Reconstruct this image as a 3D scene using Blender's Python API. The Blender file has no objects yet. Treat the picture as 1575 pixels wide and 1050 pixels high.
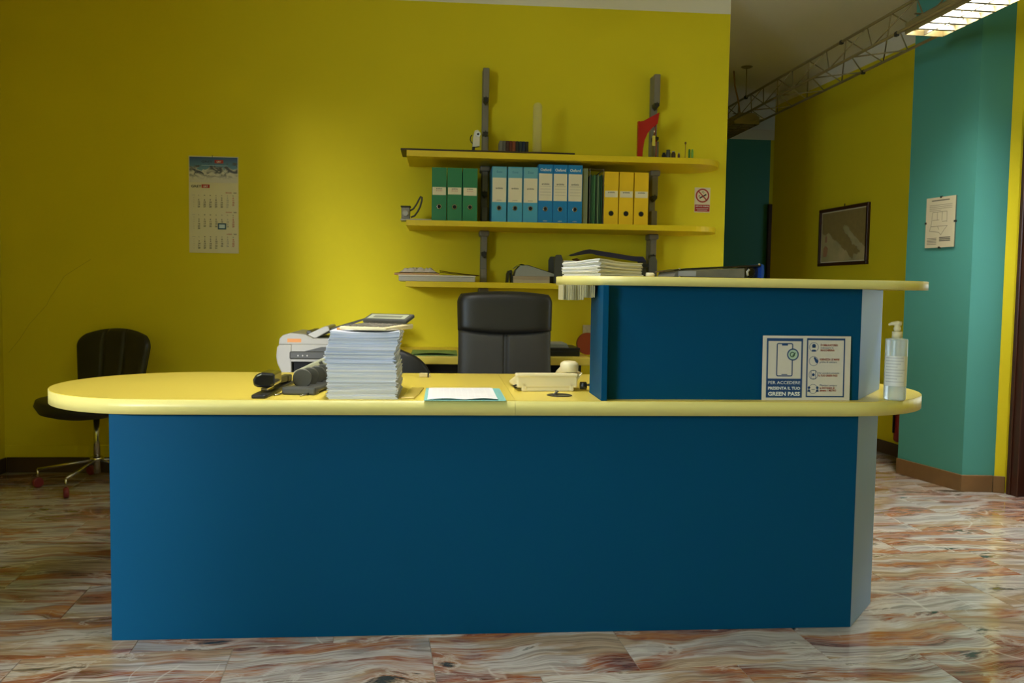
import bpy, bmesh, math, random
from mathutils import Vector, Matrix

random.seed(7)
sc = bpy.context.scene
C = sc.collection
PI = math.pi

# ------------------------------------------------------------------ camera
def aim(pitch, roll, yaw):
    cy, sy = math.cos(yaw), math.sin(yaw)
    f = Vector((sy, cy, 0)); r = Vector((cy, -sy, 0)); u = Vector((0, 0, 1))
    f2 = f * math.cos(pitch) - u * math.sin(pitch)
    u2 = u * math.cos(pitch) + f * math.sin(pitch)
    r3 = r * math.cos(roll) + u2 * math.sin(roll)
    u3 = u2 * math.cos(roll) - r * math.sin(roll)
    m = Matrix((r3, u3, -f2)).transposed().to_4x4()
    return m

cam_d = bpy.data.cameras.new('camera')
cam_d.lens = 1300 / 1575 * 36
cam_d.sensor_width = 36
cam_d.clip_start = 0.05
cam = bpy.data.objects.new('camera', cam_d)
cam.matrix_world = Matrix.Translation((0, 0, 1.06)) @ aim(math.radians(3.4), math.radians(.85), math.radians(4.7))
C.objects.link(cam)
sc.camera = cam

# ------------------------------------------------------------------ world, daylight, exposure
w = bpy.data.worlds.new('daylight_sky'); sc.world = w
w.use_nodes = True
bg = w.node_tree.nodes['Background']
bg.inputs['Color'].default_value = (.62, .78, 1, 1)
bg.inputs['Strength'].default_value = .35

def area(name, loc, target, sx, sy, power, col):
    d = bpy.data.lights.new(name, 'AREA'); d.shape = 'RECTANGLE'
    d.size, d.size_y, d.energy, d.color = sx, sy, power, col
    o = bpy.data.objects.new(name, d); C.objects.link(o)
    o.location = loc
    o.rotation_euler = (Vector(target) - Vector(loc)).to_track_quat('-Z', 'Z').to_euler()
    return o

# sky light through the window in the left wall, beside the camera
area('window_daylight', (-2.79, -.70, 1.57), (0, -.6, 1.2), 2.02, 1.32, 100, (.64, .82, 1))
# added narrow lamp beyond the window, throws the bright patch on the back wall
area('added_wall_patch_lamp', (-6.15, -9.3, 3.7), (-.4, 4.9, 1.1), .55, 3.0, 1080, (.94, .96, 1))

# daylight through the glazed door in the right wall
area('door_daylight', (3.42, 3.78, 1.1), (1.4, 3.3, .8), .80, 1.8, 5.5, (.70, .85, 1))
area('added_corridor_fill', (4.45, 8.0, 1.7), (3.0, 8.3, 1.3), .8, 1.0, .08, (.85, .93, 1))  # added fill lamp that lifts the dark corridor end

vs = sc.view_settings
vs.view_transform = 'Standard'
try: vs.look = 'None'
except Exception: pass
vs.gamma = 1; vs.use_curve_mapping = False
vs.exposure = 1.02
sc.cycles.use_denoising = True
sc.cycles.max_bounces = 8

# ------------------------------------------------------------------ helpers
def lin(c):
    return tuple(((x / 255) / 12.92 if x / 255 <= .04045 else ((x / 255 + .055) / 1.055) ** 2.4) for x in c)

MATS = {}
def mat(name, rgb, rough=.5, metal=0, var=.05, scale=8, bump=0, bscale=200, emit=None, spec=.5, coat=0, trans=0, alpha=1):
    if name in MATS: return MATS[name]
    m = bpy.data.materials.new(name); m.use_nodes = True
    nt = m.node_tree; p = nt.nodes['Principled BSDF']
    c = lin(rgb)
    p.inputs['Roughness'].default_value = rough
    p.inputs['Metallic'].default_value = metal
    p.inputs['Specular IOR Level'].default_value = spec
    p.inputs['Coat Weight'].default_value = coat
    p.inputs['Transmission Weight'].default_value = trans
    p.inputs['Alpha'].default_value = alpha
    tc = nt.nodes.new('ShaderNodeTexCoord')
    if var > 0:
        n = nt.nodes.new('ShaderNodeTexNoise'); n.inputs['Scale'].default_value = scale; n.inputs['Detail'].default_value = 4
        nt.links.new(tc.outputs['Object'], n.inputs['Vector'])
        mx = nt.nodes.new('ShaderNodeMix'); mx.data_type = 'RGBA'
        mx.inputs['A'].default_value = (*[x * (1 - var) for x in c], 1)
        mx.inputs['B'].default_value = (*[min(1, x * (1 + var)) for x in c], 1)
        nt.links.new(n.outputs['Fac'], mx.inputs['Factor'])
        nt.links.new(mx.outputs['Result'], p.inputs['Base Color'])
    else:
        p.inputs['Base Color'].default_value = (*c, 1)
    if bump > 0:
        n2 = nt.nodes.new('ShaderNodeTexNoise'); n2.inputs['Scale'].default_value = bscale; n2.inputs['Detail'].default_value = 3
        nt.links.new(tc.outputs['Object'], n2.inputs['Vector'])
        b = nt.nodes.new('ShaderNodeBump'); b.inputs['Strength'].default_value = bump; b.inputs['Distance'].default_value = .002
        nt.links.new(n2.outputs['Fac'], b.inputs['Height'])
        nt.links.new(b.outputs['Normal'], p.inputs['Normal'])
    if emit:
        p.inputs['Emission Color'].default_value = (*emit[0], 1)
        p.inputs['Emission Strength'].default_value = emit[1]
    MATS[name] = m
    return m

class MB:
    """collects simple solids; build() links them as one mesh object"""
    def __init__(s): s.v = []; s.f = []; s.sm = []
    def add(s, vs_, fs, smooth=False):
        o = len(s.v); s.v += [tuple(x) for x in vs_]
        s.f += [tuple(i + o for i in f) for f in fs]; s.sm += [smooth] * len(fs); return s
    def box(s, x0, x1, y0, y1, z0, z1, M=None):
        v = [Vector(p) for p in ((x0, y0, z0), (x1, y0, z0), (x1, y1, z0), (x0, y1, z0), (x0, y0, z1), (x1, y0, z1), (x1, y1, z1), (x0, y1, z1))]
        if M: v = [M @ p for p in v]
        return s.add(v, [(3, 2, 1, 0), (4, 5, 6, 7), (0, 1, 5, 4), (1, 2, 6, 5), (2, 3, 7, 6), (3, 0, 4, 7)])
    def prism(s, poly, z0, z1, fn=None, smooth=False):
        """poly ccw in 2D extruded along third axis; fn maps (a,b,c)->xyz"""
        n = len(poly); fn = fn or (lambda a, b, c: (a, b, c))
        v = [fn(a, b, z0) for a, b in poly] + [fn(a, b, z1) for a, b in poly]
        o = len(s.v); s.v += [tuple(x) for x in v]
        s.f.append(tuple(o + i for i in reversed(range(n)))); s.f.append(tuple(o + n + i for i in range(n))); s.sm += [False, False]
        for i in range(n):
            j = (i + 1) % n; s.f.append((o + i, o + j, o + n + j, o + n + i)); s.sm.append(smooth)
        return s
    def tube(s, pts, r, n=10, caps=True):
        pts = [Vector(p) for p in pts]; rs = r if isinstance(r, (list, tuple)) else [r] * len(pts)
        o = len(s.v); up = None
        for i, p in enumerate(pts):
            t = (pts[min(i + 1, len(pts) - 1)] - pts[max(i - 1, 0)]).normalized()
            if up is None:
                up = t.orthogonal().normalized()
            up = (up - t * up.dot(t)).normalized(); b = t.cross(up)
            for k in range(n):
                a = 2 * PI * k / n
                s.v.append(tuple(p + (up * math.cos(a) + b * math.sin(a)) * rs[i]))
        for i in range(len(pts) - 1):
            for k in range(n):
                k2 = (k + 1) % n
                s.f.append((o + i * n + k, o + i * n + k2, o + (i + 1) * n + k2, o + (i + 1) * n + k)); s.sm.append(True)
        if caps:
            s.f.append(tuple(o + k for k in reversed(range(n)))); s.f.append(tuple(o + (len(pts) - 1) * n + k for k in range(n))); s.sm += [False, False]
        return s
    def lathe(s, prof, n=24, c=(0, 0, 0), M=None, smooth=True):
        """prof: (r,z) from bottom to top"""
        o = len(s.v); M = M or Matrix()
        for r, z in prof:
            for k in range(n):
                a = 2 * PI * k / n
                s.v.append(tuple(M @ Vector((c[0] + r * math.cos(a), c[1] + r * math.sin(a), c[2] + z))))
        for i in range(len(prof) - 1):
            for k in range(n):
                k2 = (k + 1) % n
                s.f.append((o + i * n + k, o + i * n + k2, o + (i + 1) * n + k2, o + (i + 1) * n + k)); s.sm.append(smooth)
        s.f.append(tuple(o + k for k in reversed(range(n)))); s.f.append(tuple(o + (len(prof) - 1) * n + k for k in range(n))); s.sm += [False, False]
        return s
    def grid(s, nu, nv, fn, smooth=True, flip=False):
        o = len(s.v)
        for j in range(nv + 1):
            for i in range(nu + 1): s.v.append(tuple(fn(i / nu, j / nv)))
        for j in range(nv):
            for i in range(nu):
                a = o + j * (nu + 1) + i; q = (a, a + 1, a + nu + 2, a + nu + 1)
                s.f.append(q[::-1] if flip else q); s.sm.append(smooth)
        return s
    def build(s, name, m, parent=None, bevel=0, seg=2, angle=35):
        me = bpy.data.meshes.new(name); me.from_pydata(s.v, [], s.f)
        me.polygons.foreach_set('use_smooth', s.sm)
        me.materials.append(m); me.update()
        o = bpy.data.objects.new(name, me); C.objects.link(o)
        if parent is not None: o.parent = parent
        if bevel > 0:
            b = o.modifiers.new('bevel', 'BEVEL'); b.width = bevel; b.segments = seg; b.limit_method = 'ANGLE'; b.angle_limit = math.radians(angle)
            b.harden_normals = False
        return o

def thing(name, label, cat, loc=(0, 0, 0), rotz=0, group=None):
    o = bpy.data.objects.new(name, None); C.objects.link(o)
    o.location = loc; o.rotation_euler = (0, 0, rotz); o.empty_display_size = .05
    o['label'] = label; o['category'] = cat
    if group: o['group'] = group
    return o
def tag(o, label, cat, group=None):
    o['label'] = label; o['category'] = cat
    if group: o['group'] = group
    return o
def struct(o): o['kind'] = 'structure'; return o
def box(name, m, parent, x0, x1, y0, y1, z0, z1, bevel=0, seg=2):
    return MB().box(x0, x1, y0, y1, z0, z1).build(name, m, parent, bevel, seg)

def text_polys(body, size, bold=0.0, align='LEFT'):
    cu = bpy.data.curves.new('lettering', 'FONT'); cu.body = body; cu.size = size; cu.align_x = align
    cu.offset = bold * size; cu.resolution_u = 2; cu.fill_mode = 'FRONT'
    o = bpy.data.objects.new('lettering', cu); C.objects.link(o)
    dg = bpy.context.evaluated_depsgraph_get()
    me = o.evaluated_get(dg).to_mesh()
    v = [(p.co.x, p.co.y) for p in me.vertices]; f = [tuple(p.vertices) for p in me.polygons]
    o.evaluated_get(dg).to_mesh_clear()
    bpy.data.objects.remove(o); bpy.data.curves.remove(cu)
    return v, f

class Print:
    """flat print on a face: local x right, z up, facing -y; lifted by d"""
    def __init__(s, y=0.0): s.mb = MB(); s.y = y
    def text(s, body, size, x, z, bold=0, align='LEFT', width=None):
        v, f = text_polys(body, size, bold, align)
        if width and v:
            x0 = min(p[0] for p in v); x1 = max(p[0] for p in v); k = width / max(1e-6, x1 - x0)
            v = [((a - x0) * k if align == 'LEFT' else a * k, b) for a, b in v]
        s.mb.add([(x + a, s.y, z + b) for a, b in v], f); return s
    def rect(s, x0, x1, z0, z1):
        s.mb.add([(x0, s.y, z0), (x1, s.y, z0), (x1, s.y, z1), (x0, s.y, z1)], [(0, 1, 2, 3)]); return s
    def frame(s, x0, x1, z0, z1, t):
        return s.rect(x0, x1, z0, z0 + t).rect(x0, x1, z1 - t, z1).rect(x0, x0 + t, z0 + t, z1 - t).rect(x1 - t, x1, z0 + t, z1 - t)
    def poly(s, pts):
        s.mb.add([(a, s.y, b) for a, b in pts], [tuple(range(len(pts)))]); return s
    def disc(s, x, z, r, n=24): return s.poly([(x + r * math.cos(2 * PI * k / n), z + r * math.sin(2 * PI * k / n)) for k in range(n)])
    def ring(s, x, z, r, t, n=28):
        a = [(x + r * math.cos(2 * PI * k / n), s.y, z + r * math.sin(2 * PI * k / n)) for k in range(n)]
        b = [(x + (r - t) * math.cos(2 * PI * k / n), s.y, z + (r - t) * math.sin(2 * PI * k / n)) for k in range(n)]
        s.mb.add(a + b, [(k, (k + 1) % n, n + (k + 1) % n, n + k) for k in range(n)]); return s
    def line(s, p, q, t):
        p = Vector(p); q = Vector(q); d = (q - p).normalized(); n = Vector((-d.y, d.x)) * t / 2
        return s.poly([tuple(p - n), tuple(q - n), tuple(q + n), tuple(p + n)])
    def roundframe(s, x0, x1, z0, z1, r, t, n=5):
        def outl(x0, x1, z0, z1, r):
            o = []
            for cx, cz, a0 in ((x1 - r, z1 - r, 0), (x0 + r, z1 - r, 90), (x0 + r, z0 + r, 180), (x1 - r, z0 + r, 270)):
                for k in range(n + 1):
                    a = math.radians(a0 + 90 * k / n); o.append((cx + r * math.cos(a), s.y, cz + r * math.sin(a)))
            return o
        a = outl(x0, x1, z0, z1, r); b = outl(x0 + t, x1 - t, z0 + t, z1 - t, max(r - t, .0002)); m = len(a)
        s.mb.add(a + b, [(k, (k + 1) % m, m + (k + 1) % m, m + k) for k in range(m)]); return s
    def build(s, name, m, parent): return s.mb.build(name, m, parent)

def arc(cx, cy, r, a0, a1, n=24):
    return [(cx + r * math.cos(math.radians(a0 + (a1 - a0) * k / n)), cy + r * math.sin(math.radians(a0 + (a1 - a0) * k / n))) for k in range(n + 1)]

# ------------------------------------------------------------------ materials
M_YEL = mat('yellow_wall_paint', (224, 207, 34), .7, var=.035, scale=3, bump=.12, bscale=90, spec=.2)
M_TEAL = mat('teal_wall_paint', (76, 148, 136), .6, var=.03, scale=3, bump=.12, bscale=90, spec=.4)
M_WHT = mat('white_ceiling_paint', (232, 226, 206), .8, var=.03, scale=2)
M_LAM = mat('yellow_laminate', (232, 208, 88), .3, var=.02, scale=5, bump=.03, bscale=400)
M_EDGE = mat('pale_yellow_edge_band', (224, 212, 128), .38, var=.02, scale=6)
M_BLUE = mat('petrol_blue_laminate', (0, 72, 108), .55, var=.03, scale=4, bump=.06, bscale=500, spec=.1)
M_BLUE_SHEEN = mat('painted_reflection_laminate', (122, 152, 204), .5, var=.03, scale=4)  # pale reflection on the slanted panels, put into the base colour
M_SHELF = mat('yellow_shelf_laminate', (226, 196, 20), .4, var=.02, scale=5)
M_WOOD = mat('dark_stained_wood', (62, 30, 18), .4, var=.35, scale=6, bump=.1, bscale=60)
M_GREYM = mat('grey_painted_metal', (128, 122, 112), .45, metal=.3, var=.05)
M_DKM = mat('dark_metal', (52, 48, 40), .5, metal=.4, var=.1)
M_TRUSS = mat('bronze_grey_truss_metal', (142, 128, 86), .45, metal=.35, var=.1)
M_CHROME = mat('chrome', (190, 185, 175), .18, metal=1, var=.03)
M_BLACKL = mat('black_leather', (34, 33, 31), .42, var=.12, scale=30, bump=.25, bscale=260)
M_BLACKL_LIT = mat('lit_black_leather', (62, 60, 56), .5, var=.1, scale=25, bump=.25, bscale=260)  # black leather of the executive backrest, with the light put into its colour
M_BLACKP = mat('black_plastic', (26, 26, 26), .38, var=.1)
M_DKGP = mat('dark_grey_plastic', (70, 70, 64), .45, var=.08)
M_LTGP = mat('light_grey_plastic', (176, 172, 160), .45, var=.03)
M_CREAM = mat('cream_plastic', (232, 218, 172), .4, var=.02)
M_PAPER = mat('white_paper', (232, 230, 226), .8, var=.03, scale=20)
M_PAPER2 = mat('bluish_white_paper', (214, 218, 232), .8, var=.04, scale=20)
M_PAPER3 = mat('ivory_paper', (226, 220, 198), .8, var=.04, scale=20)
M_INK = mat('black_ink', (28, 26, 24), .6, var=0)
M_RED = mat('red_print', (176, 40, 28), .55, var=0)
M_NAVY = mat('navy_print', (22, 66, 118), .5, var=0)
M_WPRINT = mat('white_print', (232, 232, 228), .5, var=0)
M_BROWN = mat('kraft_paper', (190, 146, 96), .7, var=.08)
M_GREENB = mat('green_binder_board', (28, 122, 76), .45, var=.05, bump=.08, bscale=300)
M_LBLUE = mat('sky_blue_binder_board', (70, 160, 196), .45, var=.04, bump=.05, bscale=300)
M_OXB = mat('strong_blue_binder_board', (0, 122, 186), .42, var=.04)
M_YELB = mat('yellow_binder_board', (240, 196, 24), .45, var=.04)
M_LAB = mat('ivory_label', (226, 216, 186), .65, var=.03)
M_DARK = mat('dark_cavity', (10, 10, 10), .8, var=0)
M_TERRA = mat('marble_skirting', (122, 90, 54), .3, var=.35, scale=7)

def marble():
    m = bpy.data.materials.new('veined_marble'); m.use_nodes = True
    nt = m.node_tree; L = nt.links.new; N = nt.nodes.new
    p = nt.nodes['Principled BSDF']; p.inputs['Roughness'].default_value = .13; p.inputs['Specular IOR Level'].default_value = .55
    tc = N('ShaderNodeTexCoord'); oi = N('ShaderNodeObjectInfo'); ge = N('ShaderNodeNewGeometry')
    rs = N('ShaderNodeMath'); rs.operation = 'ADD'; L(oi.outputs['Random'], rs.inputs[0]); L(ge.outputs['Random Per Island'], rs.inputs[1])
    rm = N('ShaderNodeMath'); rm.operation = 'MULTIPLY'; L(rs.outputs[0], rm.inputs[0]); rm.inputs[1].default_value = 37.0
    cb = N('ShaderNodeCombineXYZ')
    for i in range(3): L(rm.outputs[0], cb.inputs[i])
    ad = N('ShaderNodeVectorMath'); ad.operation = 'ADD'; L(tc.outputs['Object'], ad.inputs[0]); L(cb.outputs[0], ad.inputs[1])
    # warp gently, then stretch along the slab so that the veins run lengthwise
    wn = N('ShaderNodeTexNoise'); wn.inputs['Scale'].default_value = 2.6; wn.inputs['Detail'].default_value = 2; L(ad.outputs[0], wn.inputs['Vector'])
    ws = N('ShaderNodeVectorMath'); ws.operation = 'SCALE'; L(wn.outputs['Color'], ws.inputs[0]); ws.inputs['Scale'].default_value = .20
    wa = N('ShaderNodeVectorMath'); wa.operation = 'ADD'; L(ad.outputs[0], wa.inputs[0]); L(ws.outputs[0], wa.inputs[1])
    def stretched(sx, sy, rot):
        mp = N('ShaderNodeMapping'); mp.inputs['Scale'].default_value = (sx, sy, 1); mp.inputs['Rotation'].default_value = (0, 0, rot)
        L(wa.outputs[0], mp.inputs['Vector']); return mp.outputs[0]
    def noise(vec, scale, detail, rough=.55, dist=0):
        n = N('ShaderNodeTexNoise'); n.inputs['Scale'].default_value = scale; n.inputs['Detail'].default_value = detail
        n.inputs['Roughness'].default_value = rough; n.inputs['Distortion'].default_value = dist; L(vec, n.inputs['Vector']); return n.outputs['Fac']
    def ramp(fac, stops):
        r = N('ShaderNodeValToRGB'); cr = r.color_ramp
        while len(cr.elements) > 1: cr.elements.remove(cr.elements[-1])
        for i, (pos, c) in enumerate(stops):
            e = cr.elements[0] if i == 0 else cr.elements.new(pos)
            e.position = pos; e.color = (*c, 1)
        L(fac, r.inputs['Fac']); return r.outputs['Color']
    def mix(fac, a, b):
        x = N('ShaderNodeMix'); x.data_type = 'RGBA'; L(fac, x.inputs['Factor'])
        for k, v in (('A', a), ('B', b)):
            if isinstance(v, tuple): x.inputs[k].default_value = (*v, 1)
            else: L(v, x.inputs[k])
        return x.outputs['Result']
    def mul(a, b):
        x = N('ShaderNodeMath'); x.operation = 'MULTIPLY'; L(a, x.inputs[0]); L(b, x.inputs[1]); return x.outputs[0]
    broad = stretched(.9, 4.2, .16); streak = stretched(.55, 13, .10); blob = stretched(2.4, 6.0, .12)
    base = ramp(noise(broad, 1.9, 5, .55, .3), [(.28, lin((146, 142, 140))), (.40, lin((182, 174, 166))), (.48, lin((202, 194, 184))), (.56, lin((172, 148, 120))), (.64, lin((190, 170, 144))), (.74, lin((142, 124, 106)))])
    # fine parallel streaks
    sv = noise(streak, 2.6, 6, .68, .2)
    c = mix(ramp(sv, [(.30, (.75, .75, .75)), (.42, (0, 0, 0)), (.53, (0, 0, 0)), (.57, (.5, .5, .5)), (.60, (0, 0, 0))]), base, lin((120, 100, 84)))
    fv = noise(stretched(.5, 34, .13), 2.2, 4, .6, .3)
    c = mix(ramp(fv, [(.36, (.55, .55, .55)), (.44, (0, 0, 0)), (.57, (0, 0, 0)), (.62, (.4, .4, .4))]), c, lin((96, 82, 70)))
    # rust red and ochre bands, broken up by the streaks
    zone = ramp(noise(broad, 2.1, 5, .55, .4), [(.50, (0, 0, 0)), (.57, (1, 1, 1))])
    rs_ = ramp(sv, [(.40, (.25, .25, .25)), (.47, (1, 1, 1)), (.52, (.45, .45, .45)), (.58, (1, 1, 1)), (.66, (.3, .3, .3))])
    rustc = ramp(noise(blob, 1.7, 3), [(.36, lin((96, 44, 32))), (.48, lin((146, 82, 52))), (.58, lin((172, 112, 60))), (.68, lin((122, 66, 54)))])
    c = mix(mul(zone, rs_), c, rustc)
    # dark green grey inclusions with a pale rim
    dn_ = noise(blob, 1.35, 6, .62, .5)
    c = mix(ramp(dn_, [(.57, (0, 0, 0)), (.605, (.6, .6, .6)), (.635, (0, 0, 0))]), c, lin((206, 200, 188)))
    c = mix(ramp(dn_, [(.625, (0, 0, 0)), (.675, (.92, .92, .92))]), c, lin((52, 58, 56)))
    # thin white healed cracks
    wv = ramp(noise(stretched(3.4, 1.0, .35), 1.1, 2, .4, 0), [(.494, (0, 0, 0)), (.5, (.5, .5, .5)), (.506, (0, 0, 0))])
    wm = ramp(noise(broad, 1.3, 2), [(.52, (0, 0, 0)), (.60, (1, 1, 1))])
    c = mix(mul(wv, wm), c, lin((226, 218, 204)))
    # every slab has its own overall tone
    hs = N('ShaderNodeHueSaturation'); L(c, hs.inputs['Color'])
    tn = N('ShaderNodeMapRange'); L(rs.outputs[0], tn.inputs['Value']); tn.inputs['From Max'].default_value = 2; tn.inputs['To Min'].default_value = .56; tn.inputs['To Max'].default_value = .90
    L(tn.outputs[0], hs.inputs['Value']); hs.inputs['Saturation'].default_value = 1.05
    c = hs.outputs['Color']
    L(c, p.inputs['Base Color'])
    return m
M_MARB = marble()
M_GROUT = mat('floor_grout', (120, 104, 84), .7, var=.1)

# ------------------------------------------------------------------ room
ZC = 2.8; ZP = 2.695; YW = 4.93
def wall_line(y): return 3.017 - .083 * (y - 5.3)
WA = math.atan(.083)           # the right wall and the slabs are turned by this angle

floor = struct(box('floor', M_GROUT, None, -2.81, 4.4, -3.64, 9.0, -.12, -.0015))
TL, TWD = .575, .30
tile_me = MB().box(-TL / 2 + .0008, TL / 2 - .0008, -TWD / 2 + .0008, TWD / 2 - .0008, -.02, 0).build('tile', M_MARB, floor, .0012, 1)
first = True; rest = MB()
Rz = Matrix.Rotation(WA, 4, 'Z')
cands = []
for j in range(-20, 34):
    for i in range(-10, 14):
        p = Rz @ Vector(((i + (.5 if j % 2 else 0)) * TL - .11, j * TWD + 2.38, 0))
        if not (-2.75 < p.x < 4.5 and -3.6 < p.y < 9.1): continue
        seen = (1.85 < p.y < 6.4) and (p.x > -2.7) and (p.x < wall_line(p.y) + .3) and not (p.y > 3.2 and -.75 < p.x < 1.4)
        cands.append((p, seen))
nt_ = 0
for p, seen in cands:
    if seen and nt_ < 290:
        o = tile_me if first else tile_me.copy()
        if not first: C.objects.link(o); o.parent = floor
        first = False; nt_ += 1
        o.location = p; o.rotation_euler = (0, 0, WA + (PI if random.random() < .5 else 0))
    else:
        Mx = Matrix.Translation(p) @ Rz
        rest.box(-TL / 2 + .001, TL / 2 - .001, -TWD / 2 + .001, TWD / 2 - .001, -.02, 0, Mx)
o = rest.build('far_tile_field', M_MARB, floor); o['kind'] = 'stuff'

def wall_piece(name, poly, z0, z1, m, parent=None): return MB().prism(poly, z0, z1).build(name, m, parent)
# back wall: yellow up to the paint line, white above
wb = struct(box('wall_back', M_YEL, None, -2.81, 1.66, YW, YW + .14, 0, ZP))
box('white_band', M_WHT, wb, -2.81, 1.66, YW, YW + .14, ZP, ZC)
WX = -2.45; WT = .36
wl = MB()
for y0, y1, z0, z1 in ((.35, YW, 0, ZP), (-3.5, -1.75, 0, ZP), (-1.75, .35, 0, .88), (-1.75, .35, 2.27, ZP)): wl.box(WX - WT, WX, y0, y1, z0, z1)
wl = struct(wl.build('wall_left', M_YEL))
box('white_band', M_WHT, wl, WX - WT, WX, -3.5, YW, ZP, ZC)
wn = MB()
for y0, y1, z0, z1 in ((-1.75, -1.71, .88, 2.27), (.31, .35, .88, 2.27), (-1.71, .31, .88, .92), (-1.71, .31, 2.23, 2.27)): wn.box(WX - .30, WX - .25, y0, y1, z0, z1)
struct(wn.build('window_1', M_WHT))
struct(box('wall_front', M_YEL, None, -2.81, 4.0, -3.64, -3.5, 0, ZC))
# right wall, running slightly skew, up to the corridor opening
def skew(y0, y1, t=.14): return [(wall_line(y0), y0), (wall_line(y0) + t, y0), (wall_line(y1) + t, y1), (wall_line(y1), y1)]
wr = struct(wall_piece('wall_right', skew(4.262, 7.23), 0, ZP, M_YEL))
wall_piece('white_band', skew(4.262, 7.23), ZP, ZC, M_WHT, wr)
wall_piece('wall_section', skew(-3.5, 3.30), 0, ZP, M_YEL, wr); wall_piece('white_band', skew(-3.5, 3.30), ZP, ZC, M_WHT, wr)
wall_piece('wall_section', skew(3.30, 4.262), 2.0, ZP, M_YEL, wr); wall_piece('white_band', skew(3.30, 4.262), ZP, ZC, M_WHT, wr)
# far end of the corridor
we = struct(box('wall_end', M_TEAL, None, 1.5, 3.44, 8.8, 8.94, 0, ZP))
box('white_band', M_WHT, we, 1.5, 4.4, 8.8, 8.94, ZP, ZC)
box('wall_section', M_YEL, we, 3.44, 4.4, 8.8, 8.94, 0, ZP)
struct(box('wall_corridor', M_YEL, None, 1.52, 1.66, YW + .14, 8.8, 0, ZC))
wre = MB()
for y0, y1, z0, z1 in ((7.23, 7.6, 0, ZC), (8.4, 8.8, 0, ZC), (7.6, 8.4, 0, 1.2), (7.6, 8.4, 2.2, ZC)): wre.box(4.26, 4.4, y0, y1, z0, z1)  # opening added to let the corridor fill lamp in
struct(wre.build('wall_recess', M_YEL))
struct(wall_piece('wall_return', [(wall_line(7.23) + .14, 7.09), (4.4, 7.09), (4.4, 7.23), (wall_line(7.23) + .14, 7.23)], 0, ZC, M_YEL))
struct(box('ceiling', M_WHT, None, -2.81, 4.4, -3.64, 8.94, ZC, ZC + .1))
# teal pillar against the right wall
PA, PB, PC, PD = (2.745, 4.845), (2.848, 4.372), (3.024, 4.356), (3.024, 4.86)
col = struct(wall_piece('wall_pillar', [PA, PB, PC, PD], 0, ZC, M_TEAL))
wall_piece('wall_section', [(3.024, 4.358), (3.07, 4.335), (3.2, 4.335), (3.2, 4.86), (3.024, 4.86)], 0, ZC, M_YEL, wr)
# skirtings
def skirt(name, p, q, h=.085, t=.012, m=M_TERRA):
    p = Vector(p); q = Vector(q); d = (q - p).normalized(); n = Vector((d.y, -d.x)) * t
    a = [tuple(p), tuple(q), tuple(q + n), tuple(p + n)]
    ar = sum(a[i][0] * a[(i + 1) % 4][1] - a[(i + 1) % 4][0] * a[i][1] for i in range(4))
    if ar < 0: a = a[::-1]
    return struct(MB().prism(a, 0, h).build(name, m, None, .002, 1))
M_SKD = mat('dark_marble_skirting', (74, 56, 42), .3, var=.4, scale=6)
skirt('baseboard_back', (-2.438, YW), (1.66, YW), m=M_SKD)
skirt('baseboard_left', (-2.45, -3.5), (-2.45, YW - .012), m=M_SKD)
skirt('baseboard_right', (wall_line(7.23), 7.23), (wall_line(4.9), 4.9), m=M_SKD)
skirt('baseboard_pillar', PA, PB, h=.092)
skirt('baseboard_pillar_front', (PB[0] - .010, PB[1]), (PC[0] - .014, PC[1]), h=.092)
skirt('baseboard_return', (3.012, 4.350), (3.066, 4.328), h=.092)
skirt('baseboard_end', (1.66, 8.8), (3.42, 8.8), m=M_SKD)
tr = struct(box('trim_1', M_YEL, None, -2.45, 1.66, YW - .006, YW, .085, .155, .002, 1))
ck = Print(YW - .0006)
cpts = [(-2.42, .675), (-2.36, .75), (-2.305, .837), (-2.25, .90), (-2.21, .945), (-2.19, .99), (-2.17, 1.017), (-2.113, 1.107), (-2.05, 1.15), (-1.967, 1.204)]
for a, b in zip(cpts, cpts[1:]): ck.line(a, b, .0022)
ck.build('hairline_crack', mat('olive_crack', (186, 170, 16), .8, var=.05), wb)
# dark wooden door casing in the right wall
dn = struct(thing('door_1', 'dark stained wooden door and casing at the right edge', 'door')); del dn['category']
Md = Matrix.Translation((wall_line(4.31), 4.31, 0)) @ Matrix.Rotation(WA, 4, 'Z')
for nm, b in (('casing', (-.035, .14, -.075, 0, 0, 2.03)), ('casing', (-.035, .14, -1.01, -.935, 0, 2.03)), ('casing', (-.035, .14, -.935, -.075, 1.955, 2.03)),
              ('bead', (-.045, -.035, -.03, -.004, 0, 2.03)), ('leaf_rail', (.02, .06, -.86, -.15, .005, .16)), ('leaf_rail', (.02, .06, -.86, -.15, 1.86, 1.955)), ('leaf_stile', (.02, .06, -.935, -.86, .005, 1.955)), ('leaf_stile', (.02, .06, -.15, -.075, .005, 1.955))):
    MB().box(*b, Md).build(nm, M_WOOD, dn, .004, 1)
MB().box(.037, .041, -.86, -.15, .16, 1.86, Md).build('pane', mat('door_glass', (225, 235, 240), .05, var=0, alpha=.08), dn)
# dark door frame at the end of the corridor
df = struct(thing('door_3', 'dark wooden door at the corridor end', 'door')); del df['category']
for nm, b in (('casing', (3.425, 3.50, 8.76, 8.80, 0, 2.02)), ('leaf', (3.50, 4.1, 8.775, 8.80, .005, 2.0)), ('casing', (4.1, 4.18, 8.76, 8.80, 0, 2.02))):
    MB().box(*b).build(nm, M_WOOD, df, .003, 1)

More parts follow.
